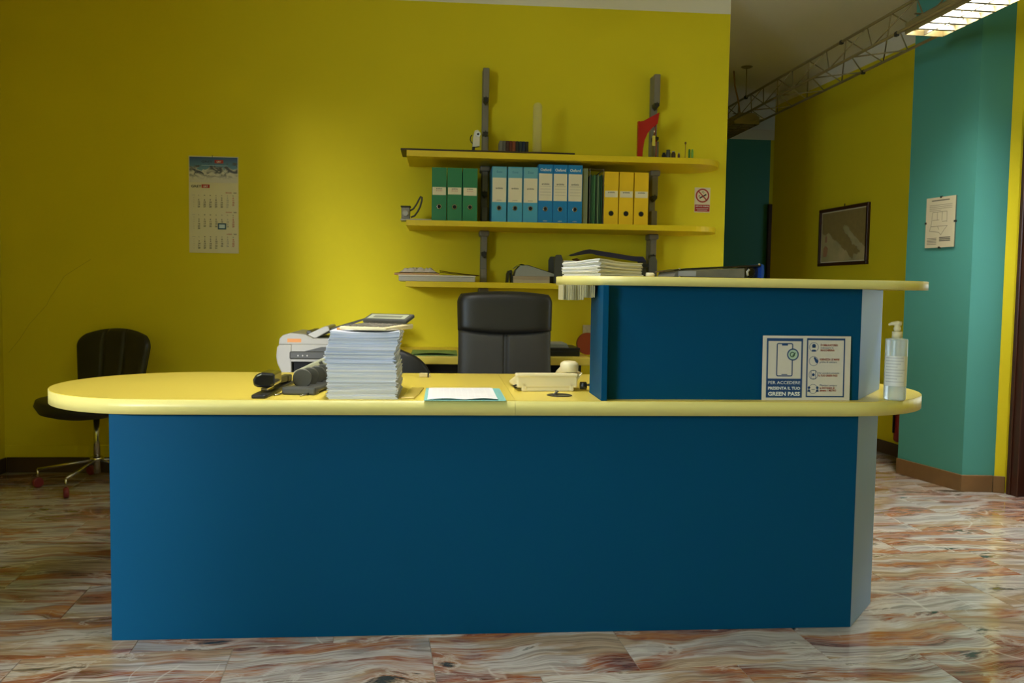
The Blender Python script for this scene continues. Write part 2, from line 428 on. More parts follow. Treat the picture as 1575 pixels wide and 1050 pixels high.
# ------------------------------------------------------------------ reception counter
rc = thing('reception_counter', 'petrol blue reception counter with yellow worktop and raised yellow ledge', 'reception counter', (0, 2.945, 0))
oy = 2.945
def worktop(name, outline, z0, z1, parent):
    o = MB().prism(outline, z0, z1).build(name, M_LAM, parent); return o
def band(outline, closed, z0, z1, parent, t=.0012):
    """edge band following part of an outline"""
    mb = MB(); n = len(outline)
    outer = []
    for i in range(n):
        a = Vector(outline[max(i - 1, 0)]); b = Vector(outline[min(i + 1, n - 1)]); d = (b - a).normalized()
        outer.append(tuple(Vector(outline[i]) + Vector((d.y, -d.x)) * t))
    for i in range(n - 1):
        a, b, c, d = outline[i], outline[i + 1], outer[i + 1], outer[i]
        mb.add([(*a, z0), (*b, z0), (*c, z0), (*d, z0), (*a, z1), (*b, z1), (*c, z1), (*d, z1)],
               [(0, 1, 2, 3)[::-1], (4, 5, 6, 7), (3, 2, 6, 7)[::-1], (0, 1, 5, 4)], True)
    return mb.build('edge_band', M_EDGE, parent)
# worktop in two lengths that meet at a seam
R = .415; XS = .221
left = arc(-.866, 0, R, 90, 270, 36) + [(XS - .0004, -R), (XS - .0004, R)]
rt = arc(1.266, 0, R, -90, 90, 36) + [(XS + .0004, R), (XS + .0004, -R)]
wt = worktop('worktop', left, .685, .73, rc)
band(arc(-.866, 0, R, 90, 270, 36) + [(XS - .0004, -R)], False, .6855, .7285, wt)
wt = worktop('worktop', rt, .685, .73, rc)
band([(XS + .0004, -R)] + arc(1.266, 0, R, -90, 90, 36), False, .6855, .7285, wt)
# carcass
FY = 2.557 - oy
box('front_panel', M_BLUE, rc, -.977, 1.314, FY, FY + .022, 0, .685, .0012, 1)
box('side_panel', M_BLUE, rc, -.977, -.955, FY + .022, FY + .30, 0, .685)
def slant(name, p, q, z0, z1, m, parent, t=.02):
    p = Vector(p); q = Vector(q); d = (q - p).normalized(); n = Vector((-d.y, d.x)) * t
    return MB().prism([tuple(p), tuple(q), tuple(q + n), tuple(p + n)], z0, z1).build(name, m, parent, .001, 1)
slant('slanted_panel', (1.3145, FY + .001), (1.486, 2.758 - oy), 0, .685, M_BLUE_SHEEN, rc)
# raised part standing on the worktop
box('riser_end_board', M_BLUE, rc, .484, .502, 2.535 - oy, 2.745 - oy, .73, 1.083, .001, 1)
box('riser_panel', M_BLUE, rc, .502, 1.321, 2.578 - oy, 2.596 - oy, .73, 1.083)
slant('slanted_riser_panel', (1.3215, 2.579 - oy), (1.555, 2.885 - oy), .73, 1.083, M_BLUE_SHEEN, rc)
U0 = 2.80 - oy; r2 = .27
ol = arc(.648, U0, r2, 90, 270, 32) + arc(1.356, U0, r2, -90, 90, 32)
lg = worktop('raised_ledge', ol, 1.083, 1.111, rc)
band(arc(.648, U0, r2, 90, 270, 32) + arc(1.356, U0, r2, -90, 90, 32), False, 1.0835, 1.1098, lg)
# cable grommets let into the worktop
def grommet(x, y, r):
    g = MB().lathe([(r, 0), (r, .0015), (r - .004, .0025), (r - .005, .0012), (.001, .0012)], 28, (x, y - oy, .73)).build('cable_grommet', M_BLACKP, rc)
grommet(.374, 2.666, .041); grommet(.535, 2.965, .033)

# ------------------------------------------------------------------ wall shelving
def shelf(name, label, x0, xr, yf, z0, z1, cut=.0):
    y1 = YW; r = (y1 - yf) / 2; cy = (y1 + yf) / 2
    poly = [(x0, y1)] + [(x0 + cut, yf + .0)] + arc(xr - r, cy, r, -90, 90, 20)
    o = MB().prism(poly, z0, z1).build(name, M_SHELF, None, .0012, 1)
    return tag(o, label, 'shelf', 'yellow shelves on the back wall')
ZS1, ZS2, ZS3 = 1.797, 1.431, 1.106      # upper faces
shelf('wall_shelf', 'top yellow shelf with rounded end, carrying the red stand and glass tube', -.2, 1.545, 4.55, ZS1 - .032, ZS1)
shelf('wall_shelf', 'middle yellow shelf with rounded end, carrying the row of lever arch binders', -.2, 1.535, 4.55, ZS2 - .03, ZS2)
shelf('wall_shelf', 'lowest yellow shelf behind the black executive chair, carrying envelopes and trays', -.2, 1.5, 4.55, ZS3 - .03, ZS3)
def post(x0, label):
    t = thing('shelf_upright', label, 'shelf upright', (x0, YW, 0), 0, 'shelf uprights')
    W = .037
    for z0, z1 in ((ZS3 + .0, ZS2 - .03), (ZS2, ZS1 - .032), (ZS1, 2.31), (.80, ZS3 - .03)):
        box('rail', M_GREYM, t, 0, W, -.045, 0, z0, z1, .002, 1)
    for z0, z1 in ((2.145, 2.31), (ZS1, 1.93), (ZS2, 1.535), (1.62, ZS1 - .032), (1.28, ZS2 - .03), (ZS3, 1.185), (.98, ZS3 - .03)):
        box('sleeve', M_GREYM, t, .001, W - .001, -.105, -.0455, z0, z1, .003, 1)
    for z in (ZS1 - .032, ZS2 - .03, ZS3 - .03):
        MB().prism([(-.010, -.115), (W + .010, -.115), (W + .010, -.01), (-.010, -.01)], z - .032, z).build('bracket', M_GREYM, t, .008, 3)
    for z in (2.135, 1.945, 1.61, 1.27):
        k = MB().prism([(.004, z - .004), (W / 2, z - .022), (W - .004, z - .004), (W - .004, z + .010), (.022, z + .010), (.0185, z + .02), (.015, z + .010), (.004, z + .010)], -.108, -.046, lambda a, b, c: (a, c, b)).build('clamp', M_DKM, t)
    return t
post(.211, 'grey metal shelf upright left of the sky blue binders')
post(1.190, 'grey metal shelf upright behind the red stand, right of the yellow binders')

# ------------------------------------------------------------------ binders
def binder(name, x0, w_, h, m, label, group, style):
    d = .285; yb = 4.60
    t = thing(name, label, 'binder', (x0, yb, ZS2), 0, group)
    tk = .003
    bd = MB()
    bd.box(0, w_, 0, tk, .002, h).box(0, tk, tk, d, .002, h).box(w_ - tk, w_, tk, d, .002, h)
    bd.build('cover', m, t, .001, 1)
    box('page_block', M_PAPER3, t, .006, w_ - .006, .05, d - .01, .004, h - .014)
    cx = w_ / 2; hz = .078 if style != 'yellow' else .062
    MB().lathe([(.0125, 0), (.0140, .002), (.0105, .0035)], 20, M=Matrix.Translation((cx, 0, hz)) @ Matrix.Rotation(PI / 2, 4, 'X')).build('finger_ring', M_CHROME if style != 'yellow' else M_DKM, t)
    MB().lathe([(.0100, 0), (.0100, .0042)], 18, M=Matrix.Translation((cx, 0, hz)) @ Matrix.Rotation(PI / 2, 4, 'X')).build('finger_hole', M_DARK, t)
    if style == 'green':
        lz0, lz1 = h * .50 + random.uniform(-.004, .004), h * .635
        lb = box('label', M_LAB, t, .004, w_ - .004, -.0008, 0, lz0, lz1)
        Print(-.0011).text('archivio', .010, cx, lz1 - .011, .02, 'CENTER').build('lettering', M_INK, lb)
        Print(-.0011).text('documenti', .008, cx, lz1 - .021, .0, 'CENTER').build('lettering', M_RED, lb)
    elif style == 'sky':
        lb = box('label', M_LAB, t, .003, w_ - .003, -.0008, 0, h * .365, h * .80)
        box('label_band', mat('pale_blue_print', (104, 168, 186), .6), t, .003, w_ - .003, -.0008, 0, h * .80, h * .985)
        Print(-.0011).text('Esse', .018, cx, h * .885, .0, 'CENTER').build('lettering', mat('mid_blue_print', (40, 110, 150), .6), t)
        Print(-.0011).text('archivio', .012, cx, h * .60, .02, 'CENTER').build('title_lettering', M_INK, lb)
        Print(-.0011).text('pratiche', .008, cx, h * .39, 0, 'CENTER').build('foot_lettering', M_INK, lb)
    elif style == 'strong':
        lb = box('label', M_LAB, t, .003, w_ - .003, -.0008, 0, h * .385, h * .845)
        Print(-.0011).text('Oxford', .021, cx, h * .885, .02, 'CENTER', .058).build('brand_lettering', M_WPRINT, t)
        Print(-.0011).text('archivio', .007, cx, h * .035, .02, 'CENTER').build('foot_lettering', M_WPRINT, t)
        pr = Print(-.0011).text('archivio', .013, cx, h * .655, .02, 'CENTER')
        for q in (.63, .58, .53, .48): pr.rect(.010, w_ - .010, h * q, h * q + .0008)
        pr.build('lettering', M_INK, lb)
    else:
        lb = box('label', M_LAB, t, .004, w_ - .004, -.0008, 0, h * .52, h * .64)
        Print(-.0011).text('archivio', .012, cx, h * .60, .02, 'CENTER').build('lettering', M_INK, lb)
    return t
ordn = ('leftmost', 'middle', 'rightmost')
for k, x in enumerate((-.066, .017, .100)):
    binder('lever_arch_binder', x, .079, .286, M_GREENB, ordn[k] + ' of the three green lever arch binders', 'green binders', 'green')
for k, x in enumerate((.257, .343, .427)):
    binder('lever_arch_binder', x, .080, .300, M_LBLUE, ordn[k] + ' of the three sky blue binders with tall ivory labels', 'sky blue binders', 'sky')
for k, x in enumerate((.509, .590, .671)):
    binder('lever_arch_binder', x, .079, .318, M_OXB, ordn[k] + ' of the three strong blue binders with white spine print', 'strong blue binders', 'strong')
for k, x in enumerate((.872, .955, 1.039)):
    binder('lever_arch_binder', x, .078, .288, M_YELB, ordn[k] + ' of the three yellow lever arch binders', 'yellow binders', 'yellow')
t = thing('document_folder', 'grey green document folder between blue binders and wire file rack', 'folder', (.754, 4.62, ZS2))
mgr = mat('sage_card', (128, 134, 96), .7)
box('cover', mgr, t, 0, .003, 0, .24, 0, .305); box('cover', mgr, t, .027, .030, 0, .24, 0, .305); box('page_block', M_PAPER3, t, .004, .026, .004, .235, .002, .30); box('spine_card', mgr, t, .003, .027, 0, .003, 0, .305)
t = thing('file_rack', 'grey wire file rack full of green hanging folders', 'file rack', (.790, 4.61, ZS2))
fr = MB()
for y in (0, .24):
    fr.tube([(.003, y, .003), (.003, y, .300), (.079, y, .300), (.079, y, .003), (.003, y, .003)], .0022, 8)
for x in (.003, .079):
    for z in (.003, .30): fr.tube([(x, 0, z), (x, .24, z)], .0022, 8)
fr.build('wire_frame', M_GREYM, t)
gcol = [(40, 78, 44), (58, 110, 62), (88, 140, 84), (34, 66, 36), (128, 150, 108), (52, 96, 56), (40, 80, 44)]
for k in range(7):
    box('hanging_folder', mat('green_card_%d' % k, gcol[k], .7), t, .010 + k * .0095, .016 + k * .0095, .006 + .004 * (k % 3), .235, .005, .272 - .006 * (k % 2))

# ------------------------------------------------------------------ things on the top shelf
t = tag(box('drawing_board', mat('dark_brown_board', (58, 42, 18), .5), None, -.232, .70, 4.56, 4.80, ZS1, ZS1 + .011, .002, 1), 'thin dark brown board lying along the top shelf', 'board')
zb = ZS1 + .011
t = thing('label_gun', 'small white handheld device standing by left shelf upright', 'label gun', (.15, 4.65, zb))
MB().prism([(0, .03), (.022, .03), (.040, .034), (.042, .108), (.030, .122), (.012, .118), (.004, .085)], -.014, .014, lambda a, b, c: (a, c, b)).build('housing', mat('off_white_plastic', (222, 216, 196), .45), t, .004, 2)
MB().prism([(-.004, 0), (.012, 0), (.016, .032), (0, .032)], -.011, .011, lambda a, b, c: (a, c, b)).build('handle', M_BLACKP, t, .002, 1)
MB().tube([(-.002, 0, .095), (-.010, 0, .085), (-.012, 0, .07), (-.006, 0, .055), (.002, 0, .05)], .0025, 8).build('trigger', M_BLACKP, t)
MB().lathe([(.014, 0), (.014, .004), (.009, .004), (.009, .001)], 18, M=Matrix.Translation((.030, -.014, .098)) @ Matrix.Rotation(PI / 2, 4, 'X')).build('lens_ring', mat('bright_white_plastic', (245, 245, 245), .3), t)
MB().lathe([(.006, 0), (.006, .003)], 14, M=Matrix.Translation((.030, -.014, .098)) @ Matrix.Rotation(PI / 2, 4, 'X')).build('lens', M_BLACKP, t)
# row of upright cases
cc = [(120, 116, 104), (96, 90, 82), (70, 36, 34), (92, 30, 22), (130, 58, 30), (30, 26, 28), (22, 40, 48), (24, 34, 60), (26, 24, 26)]
x = .296
for k, c in enumerate(cc):
    wd = .0165
    tag(box('disc_case', mat('case_%d' % k, c, .35), None, x, x + wd, 4.62, 4.74, zb, zb + .064, .0015, 1),
        ['pale ribbed', 'grey', 'maroon', 'dark red', 'rust orange', 'first black', 'dark teal', 'navy', 'last black'][k] + ' upright case in the small row on top shelf', 'disc case', 'small upright cases on the top shelf'); x += wd + .0012
# clear tube with a domed top
t = thing('glass_tube', 'tall clear glass tube with domed top on the top shelf', 'glass tube', (.505, 4.66, zb))
gm = mat('clear_glass', (226, 218, 170), .06, var=0, alpha=.15, coat=.6)
prof = [(.0265, .0), (.0265, .258)] + [(.0265 * math.cos(a), .258 + .0265 * math.sin(a)) for a in [PI / 2 * k / 8 for k in range(1, 8)]] + [(.0015, .2845)]
inner = [(r - .0022 if r > .004 else .0008, z - .0022 if z > .01 else z) for r, z in prof][::-1]
mb = MB(); n = 28; pr_ = prof + inner; o0 = 0
for r, z in pr_:
    for k in range(n): mb.v.append((r * math.cos(2 * PI * k / n), r * math.sin(2 * PI * k / n), z))
for i in range(len(pr_) - 1):
    for k in range(n): mb.f.append((i * n + k, i * n + (k + 1) % n, (i + 1) * n + (k + 1) % n, (i + 1) * n + k)); mb.sm.append(True)
for k in range(n): i = len(pr_) - 1; mb.f.append((i * n + k, i * n + (k + 1) % n, (k + 1) % n, k)); mb.sm.append(False)
mb.build('tube', gm, t)
MB().lathe([(.024, 0), (.024, .006)], 24).build('base_plug', M_LTGP, t)
# red acrylic stand with a hanging pen
t = thing('display_stand', 'red hook shaped acrylic stand on the top shelf', 'display stand', (1.062, 4.66, ZS1), math.radians(4))
redp = mat('red_acrylic', (178, 6, 14), .25, coat=.3)
oc = [(0, 0), (.027, 0), (.031, .06), (.038, .105), (.055, .145), (.080, .175), (.098, .190), (.110, .198), (.112, .205), (.120, .262), (.03, .212), (.012, .208), (0, .210)]
MB().prism(oc, -.012, .012, lambda a, b, c: (a, c, b)).build('stand', redp, t, .0015, 1)
MB().prism([(.082, 0), (.118, 0), (.112, .008), (.104, .022), (.094, .010)], -.012, .012, lambda a, b, c: (a, c, b)).build('foot', redp, t, .001, 1)
MB().tube([(.108, 0, .018), (.110, 0, .06), (.108, 0, .10), (.100, 0, .125), (.098, 0, .14), (.103, 0, .165), (.104, 0, .20)], .0018, 8).build('cord', redp, t)
MB().tube([(.092, -.004, .135), (.097, -.004, .19)], .003, 8).build('chain_bead', M_CHROME, t)
box('hang_tag', mat('pale_yellow_card', (214, 196, 70), .6), t, .083, .100, -.008, -.006, .078, .133)
# little bottles and sticks at the right end
def bottle(name, x, y, r, h, m, label, cap=None, neck=.6):
    t = thing(name, label, 'bottle', (x, y, ZS1), 0, 'small bottles at the right of the top shelf')
    MB().lathe([(r * .95, 0), (r, .003), (r, h * .72), (r * neck, h * .86), (r * neck, h * .9)], 18).build('body', m, t)
    MB().lathe([(r * neck * 1.1, h * .9), (r * neck * 1.1, h)], 16).build('cap', cap or M_BLACKP, t)
bottle('ink_bottle', 1.213, 4.66, .012, .042, M_BLACKP, 'small black bottle just right of the red stand')
bottle('ink_bottle', 1.240, 4.67, .0135, .060, M_DKGP, 'tallest grey brown bottle at the right of the top shelf', M_DKGP, .75)
bottle('ink_bottle', 1.267, 4.66, .0125, .052, mat('brown_glass', (72, 54, 28), .3), 'brown bottle with pale cap near right end of top shelf', M_LTGP)
bottle('ink_bottle', 1.298, 4.66, .0065, .044, mat('plum_plastic', (84, 54, 52), .4), 'thinnest plum coloured vial near right end of top shelf', M_LTGP)
t = thing('upright_pin', 'thin brown stick with a round head on top shelf', 'pin', (1.337, 4.67, ZS1))
MB().tube([(0, 0, 0), (0, 0, .092)], .0018, 8).build('stem', mat('brown_stick', (120, 84, 30), .5), t)
MB().lathe([(.002, .092), (.0055, .096), (.006, .101), (.0045, .106), (.001, .108)], 12).build('head', mat('brown_stick', (120, 84, 30), .5), t)
for k, (x, c, l) in enumerate(((1.360, (70, 130, 40), 'left dark green marker standing at the shelf end'), (1.377, (130, 180, 70), 'right bright green marker standing at the shelf end'))):
    t = thing('marker_pen', l, 'marker', (x, 4.67, ZS1), 0, 'green markers')
    mg = mat('green_marker_%d' % k, c, .4)
    MB().lathe([(.0065, 0), (.0065, .05), (.0055, .052)], 14).build('barrel', mg, t); MB().lathe([(.0062, .052), (.0055, .064), (.003, .068)], 14).build('cap', mg, t)

# ------------------------------------------------------------------ left of the binders: small camera on a white strip
t = thing('webcam', 'small grey camera with cable on a white tray, left end of middle shelf', 'camera', (-.232, 4.60, ZS2))
box('tray', M_LTGP, t, 0, .165, 0, .10, 0, .010, .002, 1)
box('housing', M_GREYM, t, .004, .050, .008, .06, .010, .072, .004, 2)
box('hood', M_BLACKP, t, .000, .054, .004, .064, .072, .079, .002, 1)
MB().lathe([(.016, 0), (.016, .012), (.012, .014), (.008, .010)], 20, M=Matrix.Translation((.026, .008, .038)) @ Matrix.Rotation(PI / 2, 4, 'X')).build('lens_barrel', M_LTGP, t)
pts = []
for k in range(26):
    a = k / 25
    pts.append((.052 + .062 * math.sin(PI * a) * (1 if a < .5 else 1) + .004 * a, .035 + .01 * math.sin(3 * a), .020 + (.050 * (1 - a)) + .085 * math.sin(PI * a) ** 1.2))
MB().tube([(.050, .03, .055), (.068, .03, .066), (.084, .03, .090), (.098, .03, .118), (.106, .03, .132), (.113, .03, .128), (.112, .03, .108), (.104, .03, .078), (.090, .03, .050), (.074, .03, .028), (.054, .03, .020)], .0048, 10).build('cable', M_DKGP, t)

# ------------------------------------------------------------------ things on the lowest shelf
t = thing('flat_box', 'flat white box at the left end of the lowest shelf', 'box', (-.238, 4.57, ZS3))
box('box_body', M_LTGP, t, 0, .41, 0, .26, 0, .026, .003, 1); box('lid', mat('off_white_card', (222, 214, 196), .6), t, -.002, .412, -.002, .262, .026, .034, .002, 1)
zt = ZS3 + .034
t = thing('kraft_envelope', 'brown kraft envelope jutting left over the white box', 'envelope', (-.262, 4.575, zt))
MB().grid(14, 6, lambda u, v: (u * .24, v * .20, .010 + .003 * math.sin(u * 7))).grid(14, 6, lambda u, v: (u * .24, v * .20, .0)).build('sheet', M_BROWN, t)
MB().box(0, .24, 0, .003, 0, .0095).build('edge', M_BROWN, t)
t = thing('kraft_envelope', 'curved brown envelope sloping down towards the left shelf upright', 'envelope', (-.020, 4.58, zt))
MB().grid(16, 4, lambda u, v: (u * .215, v * .18, .022 * (1 - u) ** 1.3 + .004)).grid(16, 4, lambda u, v: (u * .215, v * .18, .019 * (1 - u) ** 1.3), flip=True).build('sheet', mat('amber_paper', (186, 132, 50), .6), t)
t = thing('plastic_bag', 'crumpled clear plastic bag on the kraft envelope', 'bag', (-.238, 4.585, zt + .013))
random.seed(3)
hh = [[random.uniform(.008, .030) for i in range(15)] for j in range(8)]
def bagf(u, v):
    i = min(13, int(u * 14)); j = min(6, int(v * 7)); a = u * 14 - i; b = v * 7 - j
    h = hh[j][i] * (1 - a) * (1 - b) + hh[j][i + 1] * a * (1 - b) + hh[j + 1][i] * (1 - a) * b + hh[j + 1][i + 1] * a * b
    e = min(1, 6 * min(u, 1 - u, v * 1.4, (1 - v) * 1.4))
    return (u * .205, v * .13, h * max(.12, e))
MB().grid(42, 21, bagf, False).build('film', mat('glossy_clear_film', (206, 196, 188), .18, var=.25, scale=60, coat=.6), t)
t = tag(box('card_folder', mat('kraft_board', (176, 142, 92), .7), None, -.236, -.03, 4.583, 4.73, zt + .0135, zt + .0145), 'thin tan card under the crumpled plastic bag', 'card')
for z0, z1, c, l in ((0, .018, (176, 160, 126), 'beige book lying lowest under the grey folder'), (.0185, .037, (160, 140, 112), 'tan book lying on the beige book under the grey folder')):
    t = thing('book', l, 'book', (.376, 4.57, ZS3 + z0), 0, 'two lying books on the lowest shelf')
    h = z1 - z0
    box('cover', mat('book_cover_%d' % int(z0 * 1000), c, .6), t, 0, .20, 0, .002, 0, h); box('cover_board', mat('book_cover_%d' % int(z0 * 1000), c, .6), t, 0, .20, .002, .15, 0, .002)
    box('cover_board', mat('book_cover_%d' % int(z0 * 1000), c, .6), t, 0, .20, .002, .15, h - .002, h); box('page_block', M_PAPER3, t, .002, .198, .002, .147, .002, h - .002)
t = thing('bookend', 'black bookend beside the lying books on lowest shelf', 'bookend', (.344, 4.58, ZS3))
MB().prism([(.024, 0), (.030, 0), (.030, .060), (.024, .070), (.010, .066), (.002, .050), (0, 0), (.010, 0), (.012, .045), (.020, .055)], 0, .12, lambda a, b, c: (a, c, b)).build('arch', M_BLACKP, t)
t = thing('ring_folder', 'grey green curved folder draped over the lying books', 'folder', (.385, 4.565, ZS3 + .0378))
MB().grid(20, 6, lambda u, v: (u * .225, v * .17, .012 + .052 * math.sin(PI * min(1, u * 1.9 + .18)) * (1 if u < .30 else 1) if u < .28 else .0115 + .050 * (1 - (u - .28) / .72) ** 1.0)).build('cover', mat('grey_green_cover', (120, 126, 112), .5), t)
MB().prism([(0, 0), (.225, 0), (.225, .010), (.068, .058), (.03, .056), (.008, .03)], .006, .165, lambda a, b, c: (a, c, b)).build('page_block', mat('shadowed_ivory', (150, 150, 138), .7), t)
# letter trays with a blue folder
t = thing('letter_tray', 'dark two tier letter tray on the lowest shelf behind the paper pile', 'letter tray', (.60, 4.56, ZS3))
for y in (0, .25):
    for x in (0, .52):
        MB().prism([(0, 0), (.045, 0), (.045, .13), (.036, .155), (.010, .155), (0, .135)], y, y + .03, lambda a, b, c, x=x: (x + a, c, b)).build('pillar', M_DKGP, t, .002, 1)
for z in (.035, .095):
    box('shelf_plate', M_BLACKP, t, .046, .519, 0, .28, z, z + .018, .002, 1)
tag(box('paper_sheaf', M_PAPER, None, .650, .76, 4.565, 4.82, ZS3 + .0533, ZS3 + .064), 'white paper sheaf in the lower letter tray', 'papers')
tag(box('paper_sheaf', M_PAPER, None, .650, .72, 4.565, 4.82, ZS3 + .1133, ZS3 + .124), 'white paper sheaf in the upper letter tray', 'papers')
t = thing('orange_folder', 'amber curled folder in the upper letter tray', 'folder', (.722, 4.565, ZS3 + .1133))
MB().grid(14, 3, lambda u, v: (u * .11, v * .2, .026 - .020 * math.sin(PI * u))).build('sheet', mat('amber_paper', (186, 132, 50), .6), t)
t = thing('blue_folder', 'dark blue folder spread open like a roof on the letter tray', 'folder', (.69, 4.57, ZS3 + .128))
def fold(u, v, d=0): return (u * .415, v * .22 - .006, .030 - d + .036 * (u / .26 if u < .26 else max(0, 1 - (u - .26) / .62)) - .030 * max(0, 1 - v / .35) * (.25 + .75 * min(1, u * 3)))
MB().grid(18, 9, fold).grid(18, 9, lambda u, v: fold(u, v, .003), flip=True).build('cover', mat('navy_card', (52, 58, 98), .45), t)

# ------------------------------------------------------------------ back desk along the wall and what lies on it
t = thing('back_desk', 'yellow desk against the back wall behind the executive chair', 'desk', (0, 4.22, 0))
box('desktop', M_LAM, t, -.32, .75, 0, .70, .69, .73, .004, 2)
for x in (-.31, .68): box('leg_panel', M_DKGP, t, x, x + .03, .06, .66, 0, .69)
box('modesty_panel', M_DKGP, t, -.28, .68, .55, .57, .25, .69)
tag(MB().grid(12, 6, lambda u, v: (-.16 + u * .235, 4.26 + v * .30, .7345 + .010 * math.sin(PI * u) * (1 - v) + .004 * v)).box(-.16, .075, 4.26, 4.56, .7302, .733).build('green_folder', mat('pale_green_card', (120, 158, 92), .6), None), 'pale green folder lying on the back desk beside the executive chair', 'folder')
t = thing('document_box', 'black document case on the back desk, right of the executive chair', 'case', (.49, 4.30, .73))
box('case_body', M_BLACKP, t, 0, .215, 0, .25, 0, .030, .004, 2); box('case_lid', M_BLACKP, t, 0, .217, -.002, .252, .0305, .044, .004, 2)
t = thing('printed_stack', 'grey sheaf of papers lying on the black case', 'papers', (.52, 4.32, .774))
for k in range(4): box('sheet_bundle', mat('grey_paper', (158, 162, 150), .7), t, .002 * k, .13 - .003 * k, .003 * (k % 2), .2, .005 * k, .005 * k + .0045)
t = thing('tape_roll', 'red brown tape roll standing on the back desk by the blue riser', 'tape roll', (.765, 4.42, .789), 0)
MB().lathe([(.058, -.02), (.058, .02)], 28, M=Matrix.Rotation(PI / 2, 4, 'X')).build('roll', mat('red_brown_tape', (150, 66, 30), .45), t)
tag(MB().lathe([(.018, 0), (.018, .05)], 18, (.79, 4.34, .789), ).build('red_cup', mat('red_plastic', (170, 30, 30), .4), None), 'small red pot beside the tape roll', 'pot')
bpy.data.objects['red_cup'].location = (0, 0, -.059)
tag(box('switch_plate', mat('printed_card', (206, 196, 168), .6, var=.3, scale=60), None, .822, .905, YW - .008, YW, .775, .868, .002, 1), 'pale card on the back wall just left of the blue riser', 'card')
t = tag(MB().tube([(.49, 4.915, .93), (.505, 4.91, .87), (.525, 4.90, .80), (.53, 4.88, .735)], .004, 8).build('white_cable', M_LTGP, None), 'thin white cable running down the back wall beside the executive chair', 'cable')

# ------------------------------------------------------------------ printer on a low stand
t = thing('printer_stand', 'low grey stand under the printer', 'stand', (-.575, 4.42, -.008))
box('stand_top', M_LTGP, t, -.24, .24, -.205, .22, .50, .53, .003, 1)
for x in (-.22, .19):
    for y in (-.18, .17): box('leg', M_GREYM, t, x, x + .03, y, y + .03, .008, .50)
t = thing('multifunction_printer', 'light grey multifunction printer with document feeder behind the paper pile', 'printer', (-.575, 4.42, .522))
sid = lambda a, b, c: (c, a, b)
body = [(-.22, 0)]
MB().prism([(-.17, 0), (.18, 0), (.18, .20), (-.175, .20), (-.165, .10), (-.14, .04), (-.165, 0)], -.15, .21, sid).build('core', M_LTGP, t, .004, 1)
# front: curved pillars left and right of the output slot
for s in (-1, 1):
    f = [(-.205, 0), (-.165, 0), (-.165, .26), (-.226, .26), (-.236, .245), (-.240, .20), (-.234, .165), (-.215, .125), (-.205, .08)] if s < 0 else [(.165, 0), (.205, 0), (.205, .08), (.215, .125), (.234, .165), (.236, .245), (.226, .26), (.165, .26)]
    MB().prism(f, -.20, .17, lambda a, b, c: (a, c, b)).build('side_pillar', M_LTGP, t, .006, 2)
box('lower_front', M_LTGP, t, -.165, .165, -.205, -.17, 0, .105, .004, 1)
box('output_tray', M_DKGP, t, -.160, .160, -.207, -.175, .105, .122, .003, 1)
box('slot_back', M_DARK, t, -.160, .160, -.1755, -.171, .122, .178)
box('output_ledge', M_BLACKP, t, -.160, .160, -.19, -.176, .122, .128)
cp = box('control_panel', M_DKGP, t, -.172, .172, -.222, -.17, .19, .228, .006, 2)
bt = Print(-.2225)
for k in range(6): bt.disc(-.13 + k * .022 + (.06 if k > 2 else 0), .208, .004, 12)
bt.rect(.02, .15, .212, .215).rect(.02, .15, .202, .204).build('button', M_LTGP, cp)
box('panel_lip', M_LTGP, t, -.165, .165, -.212, -.17, .178, .19)
MB().prism([(-.228, .26), (.228, .26), (.228, .285), (.20, .29), (-.06, .292), (-.10, .312), (-.17, .318), (-.205, .308), (-.224, .29)], -.20, .17, lambda a, b, c: (a, c, b)).build('scanner_lid', M_LTGP, t, .005, 2)
MB().prism([(-.10, .229), (.16, .229), (.16, .246), (.08, .252), (-.02, .250)], -.215, -.18, lambda a, b, c: (a, c, b)).build('brow', M_DKGP, t)
box('scanner_body', M_LTGP, t, -.166, .166, -.20, .17, .20, .262, .003, 1)
Print(-.2005).rect(-.185, -.118, .272, .290).build('orange_sticker', mat('orange_print', (226, 150, 84), .6), t)
MB().prism([(-.10, .290), (-.052, .292), (.015, .330), (.008, .350), (-.01, .350), (-.09, .312)], -.16, .12, lambda a, b, c: (a, c, b)).build('feeder', mat('pale_grey_plastic', (190, 187, 176), .45), t, .003, 1)
MB().prism([(-.055, .289), (.20, .391), (.20, .397), (.005, .336), (-.03, .318)], -.14, .10, lambda a, b, c: (a, c, b)).build('feeder_tray', M_DKGP, t, .001, 1)
box('feeder_knob', M_DKGP, t, -.10, -.075, -.15, .10, .312, .328, .004, 2)

# ------------------------------------------------------------------ chairs
def star_base(t, cx, cy, z_top, r, legm, wheelm, wheelr, a0, thin=False):
    for k in range(5):
        a = math.radians(a0 + 72 * k); ex, ey = cx + r * math.cos(a), cy + r * math.sin(a)
        zc_ = wheelr * 2 + .03
        lg_ = MB().tube([(cx, cy, zc_ + .055), (ex, ey, zc_ + .012)], .008 if thin else [.022, .014], 8).build('leg', legm, t)
        MB().tube([(ex, ey, zc_ + .014), (ex, ey, wheelr * 1.6)], .006, 8).build('caster_stem', M_CHROME, lg_)
        Mx = Matrix.Translation((ex, ey, wheelr)) @ Matrix.Rotation(a + .6, 4, 'Z') @ Matrix.Rotation(PI / 2, 4, 'X')
        MB().lathe([(wheelr * .8, -.013), (wheelr, -.009), (wheelr, .009), (wheelr * .8, .013)], 16, M=Mx).build('caster_wheel', wheelm, lg_)
    MB().tube([(cx, cy, .065), (cx, cy, z_top)], .016 if thin else .025, 14).build('column', M_CHROME if thin else M_BLACKP, t)
    MB().lathe([(.030, 0), (.034, .01), (.034, .018), (.024, .028)], 18, (cx, cy, zc_ + .045)).build('hub', M_CHROME if thin else M_BLACKP, t)

